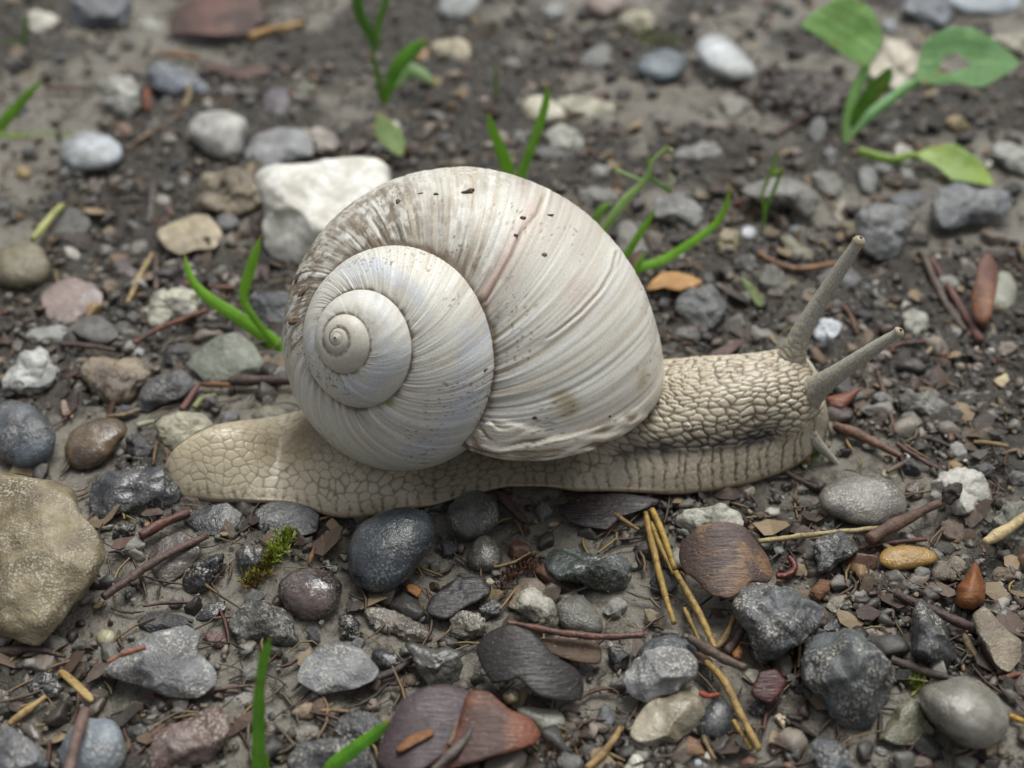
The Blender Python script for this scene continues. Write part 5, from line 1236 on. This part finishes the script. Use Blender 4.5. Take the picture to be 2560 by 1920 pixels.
tuft('dark green grass seedling with broad blades far behind the shell', 'B', (275, 680), [
    ('275,680 250,520 205,330', [30, 44, 40, 30], '6f9a3f', '55802f'),
    ('230,330 195,220 130,100 95,-60', [40, 60, 74, 70, 60], '548a2c', '447422'),
    ('235,300 250,140 290,20 320,-60', [30, 44, 46, 40], '74a43a', '5f8f2e'),
    ('290,660 320,540 370,420 470,320 572,250', [40, 60, 84, 92, 80, 8], '6aac2a', '589820'),
    ('320,590 370,540 440,450 520,470 640,552', [10, 40, 110, 90, 6], '7f9f5f', '5f8548', dict(lean=40, roll=30, fold=.1, name='leaf'))], lean=8)
tuft('sprawling pair of grass blades reaching the bluish-white oval pebble', 'A', (-10, 850), [
    ('-10,850 40,760 150,640 285,495', [40, 70, 66, 50, 6], '84b83a', '6ca02c'),
    ('-10,870 120,885 300,875 480,858', [40, 52, 50, 40, 6], '8aa83a', '6f8f2c', dict(lean=40, dz=.25))], lean=15)
tuft('faint grass stem behind the small off-white angular stone', 'A', (150, 300), [
    ('150,300 160,180 180,70', [36, 40, 34, 8], '8aa070', '6f8858'),
    ('140,290 60,275 -40,290', [30, 34, 30, 8], '8fa575', '73895c', dict(lean=60))], lean=12)
tuft('tiny pale grass shoot on bare mud far behind the shell', 'B', (1010, 660), [
    ('1010,660 1005,560 985,420', [16, 26, 30, 6], '6f9050', '587a40')], lean=8)
tuft('tall bright green grass blade standing among the stones before the tail', 'G', (1660, 1760), [
    ('1655,1760 1660,1500 1662,1250 1672,1080', [80, 82, 78, 70, 56], '7ab83a', '65a42e', dict(lean=4)),
    ('1668,1110 1690,960 1715,880 1738,808', [50, 62, 52, 6], '7cbc34', '66a628', dict(lean=4)),
    ('1700,1760 1712,1640 1722,1540', [40, 44, 6], '84bc42', '6caa34', dict(lean=4))], lean=4)
tuft('tilted bright green grass blade beside the red-brown cone scale', 'H', (-160, 1760), [
    ('-160,1760 -60,1640 80,1530 220,1430 332,1332', [60, 84, 92, 84, 70, 8], '70b828', '5ca01e')], lean=4)

# plantain: leaves are thin curved sheets with their own stalks
pbase = px('C', [[1062, 935]])[0]
pg = ground_pt(pbase[0], pbase[1], 0.0)
plant = obj('plantain', None, loc=pg, label='young plantain with broad leaves, one torn, in dark soil behind the head', cat='plant')
def leaf_part(pts, base_pt, lean, stalk, sw, ca, cb, curl=.1, dx=0.0, hole=None, tipdir=None, parent=plant, tile='C', org=pg):
    l = math.radians(lean)
    n = np.array([dx, -math.cos(l), math.sin(l)]); n /= np.linalg.norm(n)
    SEED[0] += 1
    ctr, v, f, size = body(px(tile, pts), 'flake', SEED[0], thick=.02, plane=(np.asarray(base_pt), n), curl=curl, sub=5 if np.ptp(px(tile, pts)[:, 0]) > 180 else 4, noise_k=1.2)
    w = v + ctr
    if hole is not None:
        hp = px(tile, hole)
        f = f[~in_poly(proj(w[f].mean(1)), hp)]
    # parallel ribs that run from the leaf base to its tip
    e1 = np.array([1.0, 0, 0]); e1 = e1 - n * (e1 @ n); e1 /= np.linalg.norm(e1); e2 = np.cross(n, e1)
    q2 = np.stack([v @ e1, v @ e2], -1)
    if tipdir is None:
        cv = np.cov(q2.T); tipd = np.linalg.eigh(cv)[1][:, 1]
    else:
        tipd = np.array(tipdir, float) / np.hypot(*tipdir)
    al = q2 @ tipd; la = q2 @ np.array([-tipd[1], tipd[0]])
    bins = np.clip(((al - al.min()) / np.ptp(al) * 24).astype(int), 0, 23)
    hi = np.array([np.abs(la[bins == b]).max() if (bins == b).any() else .01 for b in range(24)])
    ln = la / (np.interp(al, al.min() + (np.arange(24) + .5) / 24 * np.ptp(al), hi) + .02)
    vein = np.max([np.exp(-((ln - a) / s_) ** 2) * k_ for a, s_, k_ in ((0, .07, 1), (.38, .05, .6), (-.38, .05, .6), (.72, .05, .45), (-.72, .05, .45))], 0)
    w = w - np.outer(vein * .010 * size / 2.0, n) + np.outer(.10 * size * np.abs(ln) ** 2 * .25 + .03 * size * fbm(np.stack([al / size * 3, la / size * 3], -1), 2, 5), n)
    lc = np.stack([vein, smooth(fbm(q2 / size * 6, 3, SEED[0]), .35, .6) * .7, vein * 0], -1)
    o = props(obj('leaf', mesh('leaf', w - org, f, M_LEAF, colors=lc), parent=parent), ca, cb)
    if stalk:
        q = plane_pts(px(tile, stalk), base_pt, lean, dx)
        k = TILES[tile][2] * np.linalg.norm(org - CAM) / FPX / 2
        vv, ff = tube(q, np.array(sw) * k, sides=8, wob=.05, n=30)
        props(obj('stalk', mesh('stalk', vv - w.mean(0), ff, M_LEAF), parent=o, loc=w.mean(0) - org), cb, ca)
        o.data.transform(__import__('mathutils').Matrix.Translation(((org - w.mean(0)) * CM).tolist())); o.location = (w.mean(0) - org) * CM
        for ch in o.children: ch.location = (0, 0, 0)
    return o
leaf_part('760,170 850,90 960,20 1080,0 1200,60 1280,180 1300,280 1230,390 1180,450 1080,400 960,310 850,220', pg, 38, '1062,935 1075,780 1120,600 1190,440 1180,330', [50, 60, 70, 60, 40], 'a8d488', '94c472', .16)
leaf_part('1080,860 1100,720 1200,530 1320,430 1370,430 1360,520 1290,610 1180,710', pg, 12, None, None, '6a9c34', '588a2a', .08)
leaf_part('1500,540 1520,400 1560,270 1700,200 1850,200 1980,260 2100,340 2205,410 2060,500 1920,580 1750,550 1600,560', pg, 42, '1080,900 1220,740 1350,640 1510,530 1700,480', [30, 60, 62, 60, 30], 'a4d098', '90c084', .14, hole='1660,440 1700,360 1790,335 1840,390 1890,410 1800,450 1740,470 1690,480')
gl4 = ground_pt(*px('C', [[1160, 975]])[0], .30)
leaf_part('1490,1000 1600,960 1750,960 1880,1030 1980,1120 2022,1210 1880,1200 1730,1180 1640,1090 1560,1040', gl4, 66, '1150,968 1350,1022 1500,1000 1650,1030', [50, 48, 46, 30], 'a4bf5c', '8aac4a', .10)
lg = ground_pt(*px('B', [[330, 1000]])[0], .1)
lone = obj('fallen_leaf', None, loc=lg, label='pale green fallen leaf with a yellowing tip lying behind the big white stone', cat='leaf')
leaf_part('240,735 218,830 250,920 330,990 400,1025 425,930 400,850 310,780', lg, 50, None, None, '9aba80', 'a9b078', .1, parent=lone, tile='B', org=lg)
sg = ground_pt(*px('Z', [[1190, 1335]])[0], .06)
sliver = obj('fallen_leaf', None, loc=sg, label='narrow grey-green leaf piece lying behind the neck', cat='leaf')
leaf_part('985,1065 1030,1090 1130,1180 1220,1300 1190,1345 1140,1340 1060,1200', sg, 55, None, None, '7f9060', '98a578', .04, parent=sliver, tile='Z', org=sg)

# moss tufts: many narrow leaflets
def moss(label, tile, line, n, spread, cols, hgt=.12, z=.02):
    p = catmull(px(tile, line), 60)
    r = np.random.default_rng(len(label)); vs, fs, cs = [], [], []
    g0 = None
    for i in range(n):
        a = p[r.integers(0, 60)] + r.normal(size=2) * spread
        g = ground_pt(a[0], a[1], 0.0); g[2] = ground_z(g[0], g[1]) + z
        if g0 is None: g0 = g
        d = r.normal(size=3) * .7 + np.array([0, 0, .9]); d /= np.linalg.norm(d); L = hgt * r.uniform(.4, 1.1)
        s_ = np.cross(d, r.normal(size=3)); s_ /= np.linalg.norm(s_); w = L * .14
        k = len(vs) * 4
        vs.append(np.array([g, g + d * L * .5 + s_ * w, g + d * L + r.normal(size=3) * .01, g + d * L * .5 - s_ * w])); fs.append([k, k + 1, k + 2, k + 3])
        cs.append(np.tile(hexl(cols[r.integers(0, len(cols))]), (4, 1)))
    obj('moss', mesh('moss', np.concatenate(vs) - g0, np.array(fs), M_LITTER, False, colors=np.concatenate(cs)), loc=g0, label=label, cat='moss', kind='stuff')
moss('strand of yellow-green moss browning at one end beside the wet reddish stone', 'G', '1860,180 1800,290 1740,350', 420, 9, ['9aa83a', '7f922c', '6a7a28', 'b5c25a'], .11, .06)
moss('brown end of the moss strand', 'G', '1740,350 1690,430 1590,520', 380, 9, ['5f5428', '7a6a30', '6a4f2a', '8a9230'], .11, .06)
moss('small bright green moss tuft under the mouth of the snail', 'F', '800,1290 850,1260 890,1270', 260, 9, ['6f9a2a', '557f22', '86aa3a'], .09)
moss('green moss on the soil beside the notched pale pebble', 'I', '1430,1040 1490,1090 1550,1130', 260, 8, ['7f8f2c', '5f6f22', '94a23c'], .08)
moss('moss growing on the blue-black oval pebble', 'H', '220,400 290,415', 160, 6, ['6f7f2c', '556a22', '86923c'], .05, .34)
moss('curly rust-brown rootlets beside the long algae-covered stone', 'Y', '640,880 700,760 780,700 870,670', 300, 11, ['4f3a2e', '5f4230', '3f2e26', '6e4c36'], .10, .02)
moss('curly rust-brown rootlets beside the red-brown cone scale', 'H', '1340,1560 1420,1500 1500,1600', 260, 12, ['5a4430', '6e5034', '42332a', '7a5c3c'], .10, .02)
moss('loose moss on the mud behind the cream-topped stone', 'B', '1900,270 2050,260 2160,300', 300, 14, ['8a9045', '70783a', '5f6a30'], .1)
moss('fine rootlets in the dark soil clump beside the plantain', 'C', '560,560 700,640 900,700', 600, 26, ['3a2c25', '4a382c', '2c231f', '5a4634'], .2, .05)

# dark loose soil around the plantain
sc0 = ground_pt(*px('C', [[760, 640]])[0], 0.0)
v, f = ico(5)
vv = v * np.array([1.25, .95, .42]); vv = vv + (v * (.12 * fbm(v * 3.1, 3, 71) + .07 * fbm(v * 9, 3, 72))[:, None])
obj('soil_clump', mesh('soil_clump', vv, f, M_GRIT, colors=hexl('29211c') + (hexl('463a30') - hexl('29211c')) * smooth(fbm(v * 7, 3, 73), -.2, .5)[:, None]), loc=sc0 + np.array([0, .1, -.18]),
    label='dark crumbly soil clump at the foot of the plantain', cat='soil')

# ------------------------------------------------------------------ small gravel, grit and litter
r = np.random.default_rng(23)
KINDS = [('small dark grey pebble scattered in the mud', '55575a', '3d3f41', 34, .5), ('small mid-grey pebble scattered in the mud', '7f8080', '5f6060', 34, .6),
         ('small pale grey pebble scattered in the mud', 'a3a39d', '82827c', 20, .4), ('small tan pebble scattered in the mud', '9b8b73', '7a6b55', 16, .4),
         ('small brown pebble scattered in the mud', '6d5848', '503f34', 16, .4), ('small blackish pebble scattered in the mud', '3f4043', '2c2d2f', 20, .3)]
protos = []
for i in range(7):
    v, f = ico(3)
    w = v * np.array([1, r.uniform(.65, .95), r.uniform(.5, .75)])
    for j in range(8):
        n_ = r.normal(size=3); n_ /= np.linalg.norm(n_); d_ = r.uniform(.38, .62)
        w -= np.maximum(w @ n_ - d_, 0)[:, None] * n_ * .95
    w = w + v * (.16 * fbm(v * 2.4 + i * 9, 3, i))[:, None]
    protos.append(mesh('small_pebble', w, f, M_STONE))
placed = [(a, b, c) for a, b, c in FOOT]
def free_spot(rad):
    for _ in range(400):
        x, y = r.uniform(0, PW), PH * (r.uniform(0, 1) ** 1.0)
        if SM[min(int(y / 4), 479), min(int(x / 4), 639)]: continue
        g = ground_pt(x, y, 0.0)
        if all((g[0] - a) ** 2 + (g[1] - b) ** 2 > (c * .8 + rad) ** 2 for a, b, c in placed): return g
    return None
for label, ca, cb, cnt, sp in KINDS:
    for _ in range(cnt):
        rad = r.uniform(.08, .19)
        g = free_spot(rad)
        if g is None: continue
        placed.append((g[0], g[1], rad))
        near_l = min(NAMED, key=lambda q: (q[0] - g[0]) ** 2 + (q[1] - g[1]) ** 2)[2]
        head = re.split(r' (?:with|beside|behind|under|lying|between|near|touching|resting|leaning|in front|next to|half|set in|just|on|against|below|above|at|directly|right|partly|pressed|squeezed|far|dusted|standing|that|ahead|in|overlapped|of)(?: |$)|,', near_l)[0]
        lab = label.replace('scattered in the mud', 'near the ' + ' '.join(head.split()[:9]))
        o = obj('pebble', protos[r.integers(0, 7)], loc=(g[0], g[1], ground_z(g[0], g[1]) + rad * .10), label=lab, cat='pebble', group=label.replace('pebble', 'pebbles'))
        o.rotation_euler = (r.uniform(-.4, .4), r.uniform(-.4, .4), r.uniform(0, 6.28)); o.scale = (rad, rad, rad)
        j = r.uniform(.65, .95)
        o['ca'] = [float(q) * j for q in hexl(ca)]; o['cb'] = [float(q) * j for q in hexl(cb)]; o['sp'] = sp; o['ro'] = float(r.uniform(.4, .65))

PAL = [('4a4540', 5), ('5f574e', 6), ('756b60', 5), ('8a8176', 3), ('3a3633', 5), ('6c6a64', 4), ('85827a', 3), ('a9a59b', 1.2), ('c9c6bd', .5), ('6a4f3e', 1.0), ('8a7050', .8), ('4a3c34', 2), ('7a4a35', .2), ('474643', 4), ('57554f', 4), ('7b7871', 3)]
pw = np.array([b for a, b in PAL]); pw = pw / pw.sum(); pc = np.array([hexl(a) for a, b in PAL])
def grit(n, lo, hi, sub, seed, name, label, flat=False):
    r = np.random.default_rng(seed)
    x = r.uniform(-220, PW + 220, n * 3); y = r.uniform(-120, PH + 180, n * 3)
    g = ground_pt(x, y, 0.0)
    keep = (r.uniform(size=len(g)) < .10 + .90 * rough_at(g[:, :2]))
    if sub > 1:
        ok = ~SM[np.clip((y / 4).astype(int), 0, 479), np.clip((x / 4).astype(int), 0, 639)]
        keep = ok & (r.uniform(size=len(g)) < .35 + .65 * rough_at(g[:, :2]))
    g = g[keep][:n]
    n = len(g)
    bv_, bf_ = ico(sub)
    m = len(bv_)
    shp = np.stack([bv_ * (1 + .8 * (r.uniform(size=(m, 1)) - .5)) * np.array([1, r.uniform(.5, 1), r.uniform(.4, .8)]) for _ in range(24)])
    if sub > 1:
        out = []
        for i in range(24):
            w_ = bv_ * np.array([1, r.uniform(.6, .95), r.uniform(.5, .8)])
            for j in range(8):
                n_ = r.normal(size=3); n_ /= np.linalg.norm(n_)
                w_ = w_ - np.maximum(w_ @ n_ - r.uniform(.36, .6), 0)[:, None] * n_ * .95
            out.append(w_ * 1.25 + bv_ * (.12 * fbm(bv_ * 2.6 + i * 5, 2, i))[:, None])
        shp = np.stack(out)
    S_ = shp[r.integers(0, 24, n)]
    rad = lo * (hi / lo) ** (r.uniform(size=n) ** 2.2)
    th = r.uniform(0, 6.283, n); c, s_ = np.cos(th)[:, None], np.sin(th)[:, None]
    tl = r.uniform(-.6, .6, n)[:, None]
    X = S_[..., 0] * c - S_[..., 1] * s_; Y = S_[..., 0] * s_ + S_[..., 1] * c; Zz = S_[..., 2] + X * tl * .5
    V = np.stack([X, Y, Zz], -1) * rad[:, None, None]
    g[:, 2] = ground_z(g[:, 0], g[:, 1]) + .01 + rad * (.2 if sub < 2 else .0)
    V = V + g[:, None]
    col = pc[r.choice(len(PAL), n, p=pw)] * r.uniform(.65, 1.05, (n, 1))
    C = np.repeat(col[:, None], m, 1)
    F_ = (bf_[None] + (np.arange(n) * m)[:, None, None]).reshape(-1, 3)
    obj(name, mesh(name, V.reshape(-1, 3), F_, M_GRIT, sub > 0, colors=C.reshape(-1, 3)), label=label, cat='grit', kind='stuff')
grit(18000, .010, .045, 0, 5, 'sand_grit', 'fine sand grains and soil crumbs strewn over the mud')
grit(4600, .03, .10, 1, 6, 'fine_gravel', 'fine mixed gravel and soil crumbs between the stones')

grit(850, .07, .20, 2, 8, 'gravel', 'mixed angular gravel pieces bedded in the mud between the larger stones')

r = np.random.default_rng(77)
LC = [hexl(h) for h in ('463a30', '5a483a', '6e5a42', '37302a', '84724e', '4f3630', '5f5648')]
vs, fs, cs = [], [], []
for i in range(1900):
    x, y = r.uniform(0, PW), r.uniform(-20, PH)
    if SM[min(max(int(y / 4), 0), 479), min(int(x / 4), 639)] and r.uniform() < .8: continue
    g = ground_pt(x, y, 0.0); g[2] = ground_z(g[0], g[1]) + r.uniform(.02, .07)
    L = r.uniform(.12, .55) * (1.6 if r.uniform() < .12 else 1); a = r.uniform(0, 6.283); d = np.array([math.cos(a), math.sin(a), r.uniform(-.12, .12)])
    bend = r.normal() * .12 * L; sd = np.array([-d[1], d[0], 0]); w = r.uniform(.006, .024)
    k = sum(len(q) for q in vs) if False else len(vs) * 12
    ps = [g - d * L / 2, g - d * L / 6 + sd * bend, g + d * L / 6 + sd * bend, g + d * L / 2]
    ring = []
    for j, p in enumerate(ps):
        ww_ = w * (.6 if j in (0, 3) else 1)
        ring += [p + sd * ww_, p + np.array([0, 0, ww_ * .9]), p - sd * ww_]
    vs.append(np.array(ring)); cs.append(np.tile(LC[r.integers(0, len(LC))] * r.uniform(.8, 1.2), (12, 1)))
    for j in range(3):
        for e in range(3):
            fs.append([k + j * 3 + e, k + j * 3 + (e + 1) % 3, k + (j + 1) * 3 + (e + 1) % 3, k + (j + 1) * 3 + e])
obj('plant_litter', mesh('plant_litter', np.concatenate(vs), np.array(fs), M_LITTER, True, colors=np.concatenate(cs)), label='thin brown needles and plant fibres strewn over the mud', cat='litter', kind='stuff')

# small curled leaf and bark fragments
r = np.random.default_rng(91)
vs, fs, cs = [], [], []
FC = [hexl(h) for h in ('4f4036', '5f5042', '3f352e', '766650', '332c28', '84745a', '553f36', '46423c')]
nv = 0
for i in range(1700):
    x, y = r.uniform(0, PW), PH * r.uniform(0, 1) ** 1.1
    if SM[min(max(int(y / 4), 0), 479), min(int(x / 4), 639)] and r.uniform() < .9: continue
    g = ground_pt(x, y, 0.0)
    if r.uniform() > .25 + .75 * rough_at(g[None, :2])[0]: continue
    m = 7; L = .05 * (4.2 ** r.uniform()) ; asp = r.uniform(.35, .9)
    th = np.linspace(0, 6.283, m, endpoint=False) + r.uniform(-.3, .3, m); rr = L * r.uniform(.65, 1.1, m)
    X, Y = rr * np.cos(th), rr * np.sin(th) * asp
    a = r.uniform(0, 6.283); X, Y = X * math.cos(a) - Y * math.sin(a), X * math.sin(a) + Y * math.cos(a)
    tx, ty, cu = r.normal() * .35, r.normal() * .35, r.uniform(-2.5, 2.5)
    Zv = X * tx + Y * ty + cu * X * X
    g[2] = ground_z(g[0], g[1]) + r.uniform(.03, .09)
    top = np.stack([X, Y, Zv], -1) + g; bot = top - np.array([0, 0, .012])
    c1 = g + np.array([0, 0, .012]); c2 = g - np.array([0, 0, .012])
    vs.append(np.concatenate([top, bot, [c1, c2]])); cs.append(np.tile(FC[r.integers(0, len(FC))] * r.uniform(.75, 1.2), (2 * m + 2, 1)))
    for j in range(m):
        k = (j + 1) % m
        fs += [[nv + 2 * m, nv + j, nv + k], [nv + 2 * m + 1, nv + m + k, nv + m + j], [nv + j, nv + m + j, nv + m + k], [nv + j, nv + m + k, nv + k]]
    nv += 2 * m + 2
obj('leaf_litter', mesh('leaf_litter', np.concatenate(vs), np.array(fs), M_LITTER, False, colors=np.concatenate(cs)), label='small brown leaf and bark fragments strewn between the stones', cat='litter', kind='stuff')
